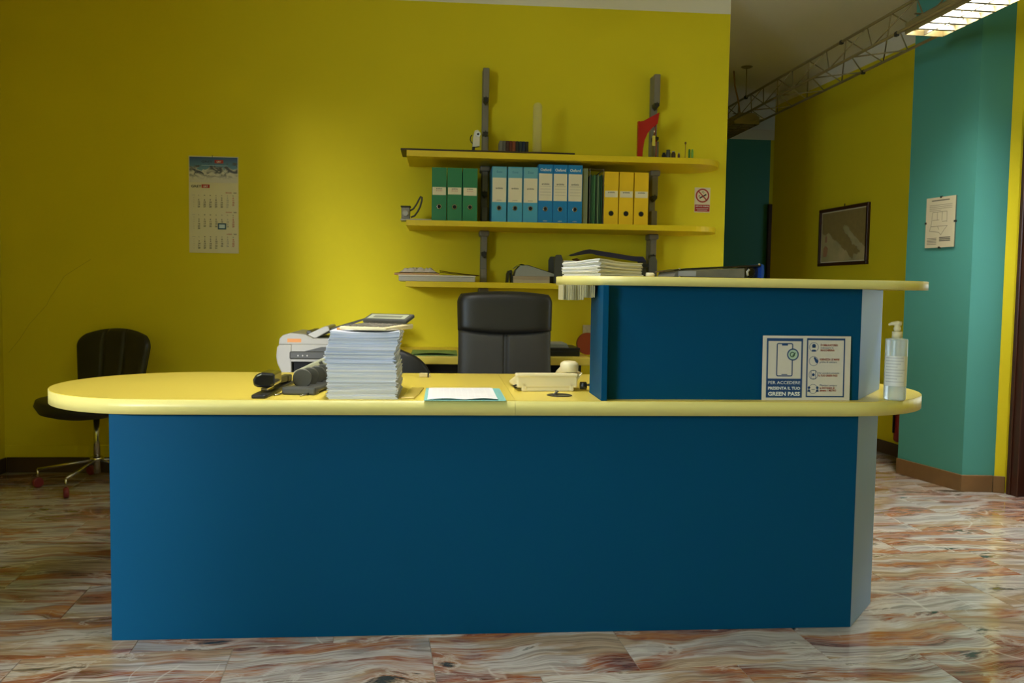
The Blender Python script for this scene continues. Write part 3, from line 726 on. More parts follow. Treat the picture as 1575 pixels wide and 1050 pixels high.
def pad(name, wfn, h, depth, tilt, m, parent, origin, seams, nu=36, nv=36, bow=0.0, curve=0.0, sag=0.0):
    """upholstered panel: local x across, z up, front -y; wfn(v) half width; seams(u,v)->groove depth"""
    def P(u, v, front):
        hw = wfn(v); x = (u * 2 - 1) * hw
        e = (1 - abs(u * 2 - 1) ** 8) * (1 - abs(v * 2 - 1) ** 10)
        d = depth * (.30 + .70 * max(0, e) ** .5)
        z = v * h + bow * (1 - (u * 2 - 1) ** 2) * v ** 3 - sag * (1 - (u * 2 - 1) ** 2) * (1 - v)
        y = (-d + seams(u, v)) if front else depth * .35 * max(0, e) ** .5
        y += curve * (x * x)
        y += tilt * v * h
        return (origin[0] + x, origin[1] + y, origin[2] + z)
    mb = MB().grid(nu, nv, lambda u, v: P(u, v, True)).grid(nu, nv, lambda u, v: P(u, v, False), flip=True)
    per = [(i / nu, 0) for i in range(nu)] + [(1, j / nv) for j in range(nv)] + [(1 - i / nu, 1) for i in range(nu)] + [(0, 1 - j / nv) for j in range(nv)]
    a = [P(u, v, True) for u, v in per]; b = [P(u, v, False) for u, v in per]; n = len(per)
    mb.add(a + b, [(k, n + k, n + (k + 1) % n, (k + 1) % n) for k in range(n)], True)
    return mb.build(name, m, parent)
g = lambda d, w_: math.exp(-(d / w_) ** 2)

# executive chair
t = thing('executive_chair', 'tall black leather executive chair behind the counter', 'chair', (.287, 3.72, 0))
def exw(v): return .222 + .004 * math.cos(v * 6) - (.018 * max(0, (v - .93) / .07) ** 2) - .006 * v
def exs(u, v):
    hb = .72 - .035 * math.sin(PI * u)              # lower edge of the headrest cushion
    s = .016 * g(v - hb, .012)
    if v < hb: s += .012 * g(u - .492, .010) + .012 * g(u - .520, .010)
    return s
pad('backrest', exw, .572, .050, .10, M_BLACKL_LIT, t, (0, .17, .47), exs, 120, 72, .012)
pad('headrest', lambda v: exw(.72 + .28 * v) + .002, .168, .070, .10, M_BLACKL, t, (0, .17 + .0405, .47 + .408), lambda u, v: 0, 60, 30, .014, sag=.020)
pad('seat_shell', lambda v: .235, .10, .04, 0, M_BLACKL, t, (0, .22, .42), lambda u, v: 0, 8, 6)
MB().prism([(x, y) for x, y in [(-.23, -.26), (.23, -.26), (.25, -.2), (.25, .18), (.22, .22), (-.22, .22), (-.25, .18), (-.25, -.2)]], .40, .49).build('seat', M_BLACKL, t, .03, 4)
star_base(t, 0, 0, .40, .29, M_BLACKP, M_BLACKP, .028, 20)
# typist chair with a rounded back, half hidden by the pile
t = thing('typist_chair', 'black typist chair with rounded back, half hidden by the paper pile', 'chair', (-.20, 3.70, 0))
pad('backrest', lambda v: .165 * max(.10, math.sqrt(max(0, 1 - max(0, (v - .35) / .65) ** 2.2))) * (1 - max(0, (.25 - v) / .25) ** 2 * .4), .30, .03, .05, M_BLACKL, t, (0, .16, .48), lambda u, v: -.01 * math.sin(PI * u) * math.sin(PI * v), 24, 30, .012)
MB().tube([(0, .14, .40), (0, .20, .44), (0, .20, .58)], .012, 8).build('back_bar', M_BLACKP, t)
MB().prism(arc(0, 0, .2, 0, 360, 28)[:-1], .38, .44).build('seat', M_BLACKL, t, .02, 3)
star_base(t, 0, 0, .38, .26, M_BLACKP, M_BLACKP, .026, 50)
# visitor swivel chair at the left
t = thing('swivel_chair', 'black leather swivel chair with chrome star base in the left corner', 'chair', (-1.82, 4.60, 0), math.radians(-22))
def lw(v): return (.192 + .060 * v ** .8) * (1 - .20 * max(0, (v - .80) / .20) ** 2.2)
pad('backrest', lw, .365, .034, .16, M_BLACKL, t, (-.035, .155, .425), lambda u, v: .012 * (g(u - .36, .018) + g(u - .64, .018)) - .006 * abs(math.sin(u * PI * 1.5)), 48, 40, .035, curve=-.6)
pad_ = MB()
ns = 40; outl = [(.255 * math.copysign(abs(math.cos(a)) ** .75, math.cos(a)), .24 * math.copysign(abs(math.sin(a)) ** .75, math.sin(a))) for a in [2 * PI * k / ns for k in range(ns)]]
prof = [(.72, .375), (.92, .390), (1.0, .425), (.97, .452), (.80, .458), (.0, .446)]
for s_, z in prof:
    for x, y in outl: pad_.v.append((x * s_, y * s_ - .03, z + .02 * (abs(x * s_) / .25) ** 2))
for i in range(len(prof) - 1):
    for k in range(ns): pad_.f.append((i * ns + k, i * ns + (k + 1) % ns, (i + 1) * ns + (k + 1) % ns, (i + 1) * ns + k)); pad_.sm.append(True)
pad_.f.append(tuple(reversed(range(ns)))); pad_.sm.append(False)
pad_.build('seat', M_BLACKL, t)
star_base(t, 0, 0, .40, .285, M_CHROME, mat('dark_red_wheel', (120, 34, 36), .45), .027, 190 + 22, True)

# ------------------------------------------------------------------ on the worktop
ZT = .73
# pile of printed sheets: every visible bundle is a part
t = thing('paper_pile', 'tall pile of white and bluish printed sheets on the worktop', 'papers', (-.239, 2.70, ZT))
random.seed(11)
z = 0; k = 0; lean = 0
while z < .205:
    h = random.uniform(.0016, .0040); fr_ = z / .205
    tw = random.uniform(-.02, .02); bulge = .012 * math.exp(-((fr_ - .62) / .16) ** 2)
    dx = random.uniform(-.0036, .0036) - bulge * .7 + (.006 * max(0, fr_ - .7) / .3); dy = random.uniform(-.0035, .0035)
    m = random.choice([M_PAPER, M_PAPER, mat('cool_paper', (224, 226, 230), .8)]) if fr_ < .42 else (random.choice([M_PAPER2, M_PAPER2, mat('cool_paper', (224, 226, 230), .8), mat('pale_blue_paper', (202, 210, 228), .8)]))
    Mx = Matrix.Translation((dx, dy, 0)) @ Matrix.Rotation(tw, 4, 'Z')
    sag = .006 * max(0, fr_ - .75) / .25
    hw, hd = .103, .1485; nseg = 8; mb = MB()
    top = []; bot = []
    def sg(u): return -sag * (1 - (2 * u - 1) ** 2)
    ring = [(-hw + 2 * hw * i / nseg, -hd) for i in range(nseg + 1)] + [(hw - 2 * hw * i / nseg, hd) for i in range(nseg + 1)]
    nn = len(ring)
    vv = [Mx @ Vector((a, b, z + .0003 + sg((a + hw) / (2 * hw)))) for a, b in ring] + [Mx @ Vector((a, b, z + h + sg((a + hw) / (2 * hw)))) for a, b in ring]
    fs = [(i, (i + 1) % nn, nn + (i + 1) % nn, nn + i) for i in range(nn)]
    for i in range(nseg): fs += [(nn + i, nn + i + 1, nn + nn - 2 - i, nn + nn - 1 - i), (nn - 1 - i, nn - 2 - i, i + 1, i)]
    mb.add(vv, fs); mb.build('sheet_bundle', m, t)
    z += h; k += 1
ZP_ = ZT + z
# desk calculator on the pile
t = thing('desk_calculator', 'beige desk calculator with tilted display lying on the paper pile', 'calculator', (-.205, 2.66, ZP_ + .001), math.radians(-24))
MB().prism([(-.10, .0), (.085, .0), (.085, .016), (-.10, .010)], -.075, .085, lambda a, b, c: (c, a, b)).build('case', M_CREAM, t, .004, 2)
kb = MB()
for i in range(5):
    for j in range(6):
        y = -.088 + i * .026; x = -.062 + j * .023
        (kb).box(x, x + .017, y, y + .017, .009 + (y + .1) / .185 * .006, .0135 + (y + .1) / .185 * .006)
kb_ = kb.build('key_block', mat('mid_grey_keys', (110, 104, 92), .5), t, .001, 1); kb_['kind'] = 'stuff'
Mt = Matrix.Translation((.005, .045, .017)) @ Matrix.Rotation(math.radians(17), 4, 'X')
MB().box(-.078, .078, -.004, .058, 0, .013, Mt).build('display_hood', M_DKGP, t, .003, 1)
ds = MB().box(-.066, .066, .006, .045, .0131, .0138, Mt).build('display', mat('grey_green_lcd', (172, 176, 150), .3), t)
MB().box(-.05, .05, .016, .034, .0139, .0142, Mt).build('digit_row', mat('lcd_digits', (110, 112, 96), .4), ds)
t = tag(MB().tube([(-.32, 2.60, ZP_ + .003), (-.27, 2.63, ZP_ + .003)], .0035, 8).build('correction_roller', mat('orange_plastic', (222, 150, 80), .4), None), 'small orange stick on the front left of the paper pile', 'pen')
t = tag(MB().tube([(-.135, 2.63, ZP_ + .004), (-.128, 2.78, ZP_ + .004)], .0045, 10).build('rolled_paper', M_PAPER, None), 'rolled white slip on the right edge of the paper pile', 'paper')
# stapler
ang = math.radians(-62)
t = thing('stapler', 'black long arm stapler with raised glossy head near the worktop left end', 'stapler', (-.537, 2.765, ZT), math.radians(-2))
MB().prism([(-.020, -.215), (.020, -.215), (.024, -.20), (.024, .20), (-.024, .20), (-.024, -.20)], 0, .011).build('base', M_BLACKP, t, .004, 2)
box('anvil', M_CHROME, t, -.009, .009, -.10, -.03, .011, .0125)
MB().prism([(-.045, .022), (.19, .012), (.19, .034), (-.045, .040)], -.012, .012, lambda a, b, c: (c, a, b)).build('arm', M_BLACKP, t, .003, 1)
box('magazine', M_CHROME, t, -.010, .010, -.145, -.05, .0165, .0245, .002, 1)
MB().prism([(-.020, .026), (-.032, .031), (-.034, .048), (-.026, .064), (-.008, .072), (.028, .070), (.032, .064), (.032, .033), (.020, .025)], -.15, -.045, lambda a, b, c: (a, c, b)).build('head', mat('glossy_black', (24, 26, 30), .14, coat=.5), t, .008, 3)
box('hinge', M_BLACKP, t, -.014, .014, .13, .19, .011, .034, .003, 1)
# punch with round discs
t = thing('disc_organizer', 'dark desk organiser with four upright round discs left of the pile', 'organiser', (-.432, 2.775, ZT), math.radians(-8))
MB().prism([(-.04, -.12), (.05, -.12), (.058, -.10), (.058, .16), (-.034, .16), (-.045, -.09)], .004, .020).build('base', M_DKGP, t, .006, 2)
for k in range(4):
    Mx = Matrix.Translation((-.004 + k * .005, -.055 + k * .062, .044)) @ Matrix.Rotation(math.radians(16), 4, 'Z') @ Matrix.Rotation(PI / 2, 4, 'X')
    MB().lathe([(.0275, -.008), (.030, -.005), (.030, .005), (.0275, .008)], 24, M=Mx).build('disc', mat('dark_olive_plastic', (84, 82, 72), .5), t)
for x in (-.035, .045):
    MB().tube([(x, -.118, .010), (x - .012, -.150, .003), (x - .02, -.17, .0025)], .0025, 8).build('prong', M_CHROME, t)
box('front_tray', M_DKGP, t, -.045, .062, -.135, -.09, .0, .024, .006, 2)
# grey cutter / ruler leaning across the organiser
t = thing('paper_cutter', 'long pale grey plastic cutter sloping up behind the disc organiser', 'cutter', (-.515, 3.03, ZT), math.radians(8))
M0 = Matrix.Rotation(math.radians(-27), 4, 'Y')
MB().prism([(0, -.006), (.17, -.006), (.19, .004), (.19, .016), (.17, .024), (0, .028), (-.012, .012)], -.014, .014, lambda a, b, c: M0 @ Vector((a + .01, c, b + .007))).build('body', mat('pale_olive_plastic', (176, 176, 150), .45), t, .003, 1)
for k in range(3): MB().box(.10 + k * .028, .112 + k * .028, -.0155, -.012, .004, .026, M0).build('notch', M_DKGP, t)
# open sheet on a teal folder
t = thing('teal_folder', 'pale teal folder under a printed sheet at the worktop front', 'folder', (.065, 2.678, ZT))
box('cover', mat('pale_teal_card', (126, 186, 178), .6), t, -.119, .128, -.158, .160, .0002, .0016)
t = thing('printed_form', 'white printed sheet with faint grid lying on the teal folder', 'sheet', (.062, 2.685, ZT + .0017))
def sh(u, v): return (-.106 + .212 * u, -.155 + .31 * v, .0008 + .004 * max(0, 1 - v * 5) * abs(math.sin(u * 6)) + .001 * u)
MB().grid(20, 14, sh).build('sheet', M_PAPER, t)
lm = MB()
for k in range(14):
    v0 = .10 + k * .06
    for i in range(10):
        u0 = .06 + i * .09; a, b = sh(u0, v0), sh(u0 + .07, v0 + .006)
        lm.add([(a[0], a[1], .0046), (b[0], a[1], .0046), (b[0], b[1], .0046), (a[0], b[1], .0046)], [(0, 1, 2, 3)])
lg_ = lm.build('form_lines', mat('faint_pink_grey_ink', (206, 196, 196), .7), t); lg_['kind'] = 'stuff'
# clear ruler
t = tag(MB().prism([(-.123, 2.552), (-.082, 2.554), (-.061, 2.823), (-.102, 2.821)], ZT, ZT + .006).build('clear_ruler', mat('frosted_beige_plastic', (196, 172, 84), .25, var=.1), None, .001, 1), 'frosted clear ruler block lying between pile and printed sheet', 'ruler')
t = thing('eraser', 'tiny cream eraser with dark stripe at the rear of the worktop', 'eraser', (-.066, 3.205, ZT), math.radians(-8))
box('block', M_CREAM, t, -.020, .012, -.009, .009, 0, .016, .003, 2); box('stripe', M_DKGP, t, .0125, .015, -.009, .009, 0, .015); box('tip', M_CREAM, t, .0155, .022, -.008, .008, 0, .012, .002, 1)
# telephone seen from behind
t = thing('telephone', 'cream desk telephone with handset seen from behind on the worktop', 'telephone', (.345, 2.87, ZT), math.radians(3))
MB().prism([(-.10, .012), (.10, .006), (.10, .018), (-.085, .056), (-.10, .054)], -.105, .10, lambda a, b, c: (c, a, b)).build('case', M_CREAM, t, .006, 3)
MB().prism([(-.098, .0), (-.07, .0), (-.06, .030), (-.095, .034)], -.085, .085, lambda a, b, c: (c, a, b)).build('rear_foot', M_CREAM, t, .003, 1)
for x in (-.088, .072): box('foot', M_CREAM, t, x, x + .016, -.100, -.08, 0, .030, .003, 1)
box('rear_ledge', M_CREAM, t, -.108, .10, -.104, -.07, .048, .060, .004, 2)
hs = MB().lathe([(.026, 0), (.030, .004), (.031, .024), (.029, .030), (.020, .036), (.002, .038)], 26, (.078, -.062, .062)).build('handset_end', M_CREAM, t)
MB().tube([(.078, -.05, .078), (.079, .0, .074), (.079, .06, .055), (.078, .085, .040)], [.018, .015, .015, .020], 12).build('handset', M_CREAM, t)
MB().prism([(.048, .055), (.108, .055), (.118, .062), (.095, .028), (.070, .022)], -.095, -.02, lambda a, b, c: (a, c, b)).build('cradle', M_CREAM, t, .004, 2)
MB().lathe([(.013, 0), (.013, .02)], 14, M=Matrix.Translation((.112, -.085, .018)) @ Matrix.Rotation(PI / 2, 4, 'Y')).build('cord_plug', M_BLACKP, t)
MB().tube([(-.10, -.09, .022), (-.115, -.095, .018), (-.11, -.09, .012), (-.09, -.07, .010)], .003, 8).build('line_cord', M_BLACKP, t)
tag(MB().tube([(.352, 2.655, ZT + .003), (.366, 2.664, ZT + .012), (.372, 2.69, ZT + .010), (.372, 2.74, ZT + .006)], .003, 8).build('phone_cable', M_GREYM, None), 'short grey cable end rising from the front cable grommet', 'cable')

# hand sanitiser
t = thing('sanitizer_bottle', 'clear hand sanitiser pump bottle on the rounded right end of the worktop', 'bottle', (1.452, 2.598, ZT), math.radians(-18))
pm = bpy.data.materials.new('frosted_clear_plastic'); pm.use_nodes = True
q = pm.node_tree.nodes['Principled BSDF']; q.inputs['Base Color'].default_value = (.86, .9, .84, 1); q.inputs['Roughness'].default_value = .22; q.inputs['Transmission Weight'].default_value = .55; q.inputs['IOR'].default_value = 1.3
MB().lathe([(.029, 0), (.0325, .003), (.0335, .008), (.0335, .192), (.0325, .1955), (.016, .1985), (.0135, .200)], 32).build('bottle', pm, t)
lbm = MB(); n = 22
a0, a1 = math.radians(-165), math.radians(-20)
for zz in (.046, .142):
    for k in range(n + 1): a = a0 + (a1 - a0) * k / n; lbm.v.append((.0339 * math.cos(a), .0339 * math.sin(a), zz))
for k in range(n): lbm.f.append((k, k + 1, n + 1 + k + 1, n + 1 + k)); lbm.sm.append(True)
lb = lbm.build('label', mat('white_label', (226, 224, 214), .5), t)
lt = MB()
for k in range(9):
    zz = .136 - k * .0095; w0 = .6 if k in (3, 7) else random.uniform(.75, 1.0)
    aa0, aa1 = math.radians(-158), math.radians(-158 + 110 * w0); m_ = 12; o0 = len(lt.v)
    for z2 in (zz - .0012, zz + .0012):
        for i in range(m_ + 1): a = aa0 + (aa1 - aa0) * i / m_; lt.v.append((.0342 * math.cos(a), .0342 * math.sin(a), z2))
    for i in range(m_): lt.f.append((o0 + i, o0 + i + 1, o0 + m_ + 2 + i, o0 + m_ + 1 + i)); lt.sm.append(True)
lt.build('small_print', mat('pale_grey_ink', (188, 186, 180), .6), lb)
MB().lathe([(.0150, .199), (.0150, .219), (.0140, .2195)], 22).build('collar', M_CREAM, t)
MB().lathe([(.0085, .2195), (.0110, .226), (.0110, .232), (.0085, .234), (.0100, .239), (.0060, .242)], 18).build('pump_stem', M_CREAM, t)
MB().tube([(.012, .0, .2445), (0, 0, .2455), (-.016, 0, .2445), (-.026, 0, .2405)], [.0075, .0085, .0055, .0035], 10).build('nozzle', M_CREAM, t)

# green pass notice leaning against the riser
t = thing('notice_sign', 'white green pass notice standing against the blue riser', 'sign', (1.0, 2.566, ZT + .0005))
t.rotation_euler = (math.radians(-1.5), 0, math.radians(.3))
sw, sh_ = .287, .203
box('card', mat('notice_card', (214, 206, 192), .5), t, 0, sw, 0, .0012, 0, sh_)
pb = Print(-.0006)
pb.rect(.013, .130, .008, .068).rect(.013, .130, .186, .195).rect(.013, .018, .068, .186).rect(.125, .130, .068, .186)
pb.roundframe(.045, .098, .075, .180, .006, .0032).rect(.062, .081, .172, .177).rect(.062, .081, .080, .0825)
pb.ring(.098, .144, .0190, .0036)
a = .143
pb.rect(.143, .147, .012, .196).rect(.264, .268, .012, .196).rect(.143, .268, .190, .196).rect(.143, .268, .010, .014)
# icons on the right half
for k, zc in enumerate((.168, .124, .081, .036)): pb.ring(.166, zc, .0150, .0012)
pb.disc(.166, .172, .0062).rect(.1605, .1715, .166, .171).poly([(.158, .155), (.174, .155), (.171, .160), (.161, .160)])
pb.poly([(.166, .134), (.170, .137), (.182, .124), (.178, .117), (.172, .120)])
pb.frame(.158, .174, .067, .095, .0014).disc(.166, .081, .0045)
pb.disc(.153, .040, .0042).poly([(.148, .027), (.158, .027), (.156, .034), (.150, .034)]).disc(.180, .040, .0042).poly([(.175, .027), (.185, .027), (.183, .034), (.177, .034)]).rect(.161, .172, .034, .0355)
pb.build('navy_print', M_NAVY, t)
Print(-.0009).text('PER ACCEDERE', .0135, .0715, .051, .0, 'CENTER', .104).text('PRESENTA IL TUO', .0125, .0715, .0335, .03, 'CENTER', .104).text('GREEN PASS', .0165, .0715, .0145, .035, 'CENTER', .104).build('white_lettering', M_WPRINT, t)
Print(-.0009).disc(.098, .144, .0152).build('seal_ground', mat('pale_green_print', (176, 200, 176), .5), t)
Print(-.0012).ring(.096, .144, .0085, .0028, 12).poly([(.095, .143), (.098, .139), (.107, .149), (.105, .151), (.098, .143)]).build('seal_mark', mat('dark_green_print', (44, 78, 56), .5), t)
rl = Print(-.0008)
rl.text("\u00c8 OBBLIGATORIO", .0085, .188, .1715, .03, 'LEFT', .056).text('MASCHERINA', .0085, .188, .1555, .03, 'LEFT', .046)
rl.text('IGIENIZZA LE MANI', .0085, .186, .1265, .03, 'LEFT', .064).text('IL TUO GREEN PASS', .0085, .183, .0755, .03, 'LEFT', .062)
rl.text('la DISTANZA di', .0085, .188, .0365, .03, 'LEFT', .048).text('almeno 1 METRO', .0085, .188, .0285, .03, 'LEFT', .054)
rl.build('red_lettering', mat('brick_red_print', (150, 62, 50), .55), t)
bl = Print(-.0008)
bl.text('indossare la', .0082, .188, .1635, .0, 'LEFT', .042).text('prima di entrare', .0082, .186, .1185, .0, 'LEFT', .056).text('Per accedere presenta', .0078, .183, .0840, .0, 'LEFT', .068).text('Mantieni sempre', .0082, .188, .0450, .0, 'LEFT', .056)
bl.build('blue_lettering', M_NAVY, t)

# ------------------------------------------------------------------ on the raised ledge
ZL = 1.111
t = thing('form_stack', 'thick fanned pile of printed forms on the raised ledge', 'papers', (.535, 2.745, ZL), math.radians(33))
random.seed(5); z = 0
for k in range(13):
    h = random.uniform(.0030, .0042); sh0 = random.uniform(-.004, .004)
    def top(u, v, k=k): return .010 * (k / 12) * math.exp(-((u - .12) / .25) ** 2)
    Mx = Matrix.Translation((sh0, random.uniform(-.003, .003), 0)) @ Matrix.Rotation(random.uniform(-.03, .03), 4, 'Z')
    P0 = lambda u, v, zz: Mx @ Vector((-.115 + .19 * u, -.085 + .175 * v, zz + .009 * (k / 12) * math.exp(-(u / .35) ** 2 - (v / .5) ** 2)))
    mb = MB().grid(8, 8, lambda u, v: P0(u, v, z + h)).grid(8, 8, lambda u, v: P0(u, v, z + .0004), flip=True)
    per = [(i / 8, 0) for i in range(8)] + [(1, j / 8) for j in range(8)] + [(1 - i / 8, 1) for i in range(8)] + [(0, 1 - j / 8) for j in range(8)]
    a = [P0(u, v, z + .0004) for u, v in per]; b = [P0(u, v, z + h) for u, v in per]; n = len(per)
    mb.add(a + b, [(i, (i + 1) % n, n + (i + 1) % n, n + i) for i in range(n)])
    mb.build('sheet_bundle', [M_PAPER3, M_PAPER, mat('grey_ivory_paper', (200, 196, 176), .8)][k % 3], t)
    z += h
t = thing('chalk_marker', 'short cream marker tip beside the form pile on the raised ledge', 'marker', (.672, 2.72, ZL))
MB().lathe([(.002, -.014), (.008, -.012), (.008, .010), (.005, .014), (.002, .016)], 14, M=Matrix.Translation((0, 0, .0085)) @ Matrix.Rotation(PI / 2, 4, 'Y')).build('barrel', M_CREAM, t)
tag(MB().tube([(.690, 2.73, ZL + .018), (.71, 2.73, ZL + .021), (.74, 2.74, ZL + .0235), (.775, 2.74, ZL + .029)], .0013, 6).build('string', mat('brown_string', (96, 70, 40), .7), None), 'thin brown string between marker and ring binder', 'string')
t = thing('ring_binder', 'grey ring binder with blue spine lying on the raised ledge', 'binder', (.725, 2.63, ZL), math.radians(1.5))
xz = lambda a, b, c: (a, c, b)
MB().prism([(.0, 0), (.288, 0), (.288, .003), (.0, .003)], 0, .21, xz).build('lower_cover', M_BLACKP, t)
MB().prism([(.003, .020), (.045, .026), (.292, .041), (.292, .046), (.04, .030), (.0, .024)], 0, .21, xz).build('upper_cover', M_BLACKP, t)
MB().prism([(.004, .0032), (.235, .0032), (.235, .033), (.045, .0255), (.012, .021)], .006, .20, xz).build('page_block', mat('grey_film_pages', (110, 108, 100), .3, var=.25, scale=40), t)
box('paper_insert', mat('pale_grey_film', (150, 152, 160), .3), t, .018, .075, .003, .0058, .005, .0215)
MB().prism([(.288, .0), (.296, .003), (.298, .022), (.296, .044), (.288, .047)], -.001, .211, xz).build('spine', mat('royal_blue_board', (18, 66, 150), .4), t)
MB().tube([(.262 + .013 * math.cos(a), .02, .021 + .015 * math.sin(a)) for a in [2 * PI * k / 18 for k in range(19)]], .0028, 8).build('ring', M_BLACKP, t)
MB().tube([(.246, .004, .010), (.243, .004, .022), (.250, .004, .030)], .004, 8).build('lever', M_LTGP, t)
for xx, zz in ((.02, .0275), (.28, .046), (.02, .003)): MB().lathe([(.003, 0), (.0035, .002), (.002, .003)], 10, M=Matrix.Translation((xx, 0, zz)) @ Matrix.Rotation(PI / 2, 4, 'X')).build('corner_stud', M_CHROME, t)
# leaflets hanging below the ledge end
t = thing('leaflet_bundle', 'bundle of cream leaflets clipped under the left end of the raised ledge', 'leaflets', (.36, 2.62, 1.083))
x = .012; k = 0; random.seed(9)
while x < .110:
    wd = random.uniform(.0050, .0075); dz = -.047 if x < .078 else -.039
    box('leaflet', mat('dull_cream_leaflet', (186, 176, 132), .7), t, x, x + wd - .0014, .006 * math.sin(k), .10, dz + random.uniform(-.0008, .0008), 0)
    x += wd; k += 1

# ------------------------------------------------------------------ wall things
t = thing('wall_calendar', 'three month wall calendar with mountain picture, left on the back wall', 'calendar', (-1.430, YW - .004, 1.251))
cw, ch = .272, .541
box('backing_card', mat('calendar_card', (226, 218, 190), .65, var=.03), t, 0, cw, -.001, .003, 0, ch)
# printed picture: sky over snowy ridges
pm_ = bpy.data.materials.new('mountain_picture'); pm_.use_nodes = True
nt = pm_.node_tree; L = nt.links.new; N = nt.nodes.new; P_ = nt.nodes['Principled BSDF']; P_.inputs['Roughness'].default_value = .4
tc = N('ShaderNodeTexCoord'); sp = N('ShaderNodeSeparateXYZ'); L(tc.outputs['Object'], sp.inputs[0])
mp = N('ShaderNodeMapping'); mp.inputs['Scale'].default_value = (16, 1, 26); mp.inputs['Rotation'].default_value = (0, .5, 0); L(tc.outputs['Object'], mp.inputs['Vector'])
nz = N('ShaderNodeTexNoise'); nz.inputs['Scale'].default_value = 1.2; nz.inputs['Detail'].default_value = 8; nz.inputs['Distortion'].default_value = .8; L(mp.outputs[0], nz.inputs['Vector'])
rk = N('ShaderNodeValToRGB'); e = rk.color_ramp.elements; e[0].position = .43; e[0].color = (*lin((62, 66, 72)), 1); e[1].position = .56; e[1].color = (*lin((206, 200, 186)), 1); L(nz.outputs['Fac'], rk.inputs['Fac'])
md = N('ShaderNodeMath'); md.operation = 'MULTIPLY_ADD'; L(nz.outputs['Fac'], md.inputs[0]); md.inputs[1].default_value = .16; md.inputs[2].default_value = -.085
ad = N('ShaderNodeMath'); ad.operation = 'ADD'; L(sp.outputs['Z'], ad.inputs[0]); L(md.outputs[0], ad.inputs[1])
mr = N('ShaderNodeMapRange'); mr.inputs['From Min'].default_value = .468; mr.inputs['From Max'].default_value = .476; L(ad.outputs[0], mr.inputs['Value'])
sn = N('ShaderNodeMapRange'); sn.inputs['From Min'].default_value = .405; sn.inputs['From Max'].default_value = .425; L(ad.outputs[0], sn.inputs['Value'])
m0 = N('ShaderNodeMix'); m0.data_type = 'RGBA'; L(sn.outputs[0], m0.inputs['Factor']); m0.inputs['A'].default_value = (*lin((206, 200, 188)), 1); L(rk.outputs['Color'], m0.inputs['B'])
sk = N('ShaderNodeMapRange'); sk.inputs['From Min'].default_value = .46; sk.inputs['From Max'].default_value = .53; L(sp.outputs['Z'], sk.inputs['Value'])
s0 = N('ShaderNodeMix'); s0.data_type = 'RGBA'; L(sk.outputs[0], s0.inputs['Factor']); s0.inputs['A'].default_value = (*lin((96, 140, 164)), 1); s0.inputs['B'].default_value = (*lin((26, 70, 118)), 1)
m1 = N('ShaderNodeMix'); m1.data_type = 'RGBA'; L(mr.outputs[0], m1.inputs['Factor']); L(m0.outputs['Result'], m1.inputs['A']); L(s0.outputs['Result'], m1.inputs['B'])
L(m1.outputs['Result'], P_.inputs['Base Color'])
pc = box('picture', pm_, t, .004, cw - .004, -.0018, -.001, .394, .536)
Print(-.0022).rect(.142, .190, .502, .521).build('logo_block', M_RED, pc)
Print(-.0025).text('URT', .013, .166, .5065, .03, 'CENTER').build('logo_lettering', M_WPRINT, pc)
Print(-.0022).text('GRET', .017, .070, .5045, .02, 'LEFT', .060).build('dark_lettering', mat('deep_navy_print', (16, 36, 66), .5), pc)
Print(-.0022).rect(.070, .215, .488, .490).build('caption', mat('pale_blue_line', (170, 200, 220), .5), pc)
br = Print(-.0014)
br.text('GRET', .018, .012, .366, .025, 'LEFT', .056)
days = 'LMMGVSD'
def month(z_top, name, first, nd):
    br.text('2025', .0085, .262, z_top, .03, 'RIGHT')
    rd.text(name, .0085, .236, z_top, .03, 'RIGHT')
    for i, d in enumerate(days): br.text(d, .0085, .054 + i * .0315, z_top - .0165, .02, 'CENTER')
    gr.rect(.017, .034, z_top - .014, z_top - .0125)
    for r in range(6):
        if 1 - first + 7 * r <= nd: gr.text(str(18 + r), .0065, .026, z_top - .030 - r * .0125, 0, 'CENTER')
        for i in range(7):
            n_ = 1 - first + 7 * r + i
            if 1 <= n_ <= nd:
                (rd if i == 6 else (gr if i == 5 else br)).text(str(n_), .0125, .054 + i * .0315, z_top - .031 - r * .0125, .03, 'CENTER')
rd = Print(-.0014); gr = Print(-.0014)
rd.rect(.070, .114, .3635, .383)
month(.336, 'MAGGIO', 3, 31); month(.227, 'GIUGNO', 6, 30); month(.104, 'LUGLIO', 1, 31)
br.build('black_numerals', M_INK, t); rd.build('red_numerals', M_RED, t); gr.build('grey_numerals', mat('grey_ink', (150, 148, 146), .6), t)
Print(-.0018).text('URT', .014, .092, .3675, .03, 'CENTER').build('logo_lettering', M_WPRINT, t)
dm = Print(-.0022).frame(.158, .204, .133, .168, .007).build('date_marker', mat('teal_marker_frame', (10, 70, 90), .4), t)
Print(-.0021).rect(.165, .197, .140, .161).build('date_window', mat('marker_window', (190, 206, 206), .3), dm)
MB().tube([(0.13, -.001, ch - .006), (.13, -.003, ch + .002), (.13, .002, ch + .006)], .0015, 6).build('hanger', M_DKM, t)

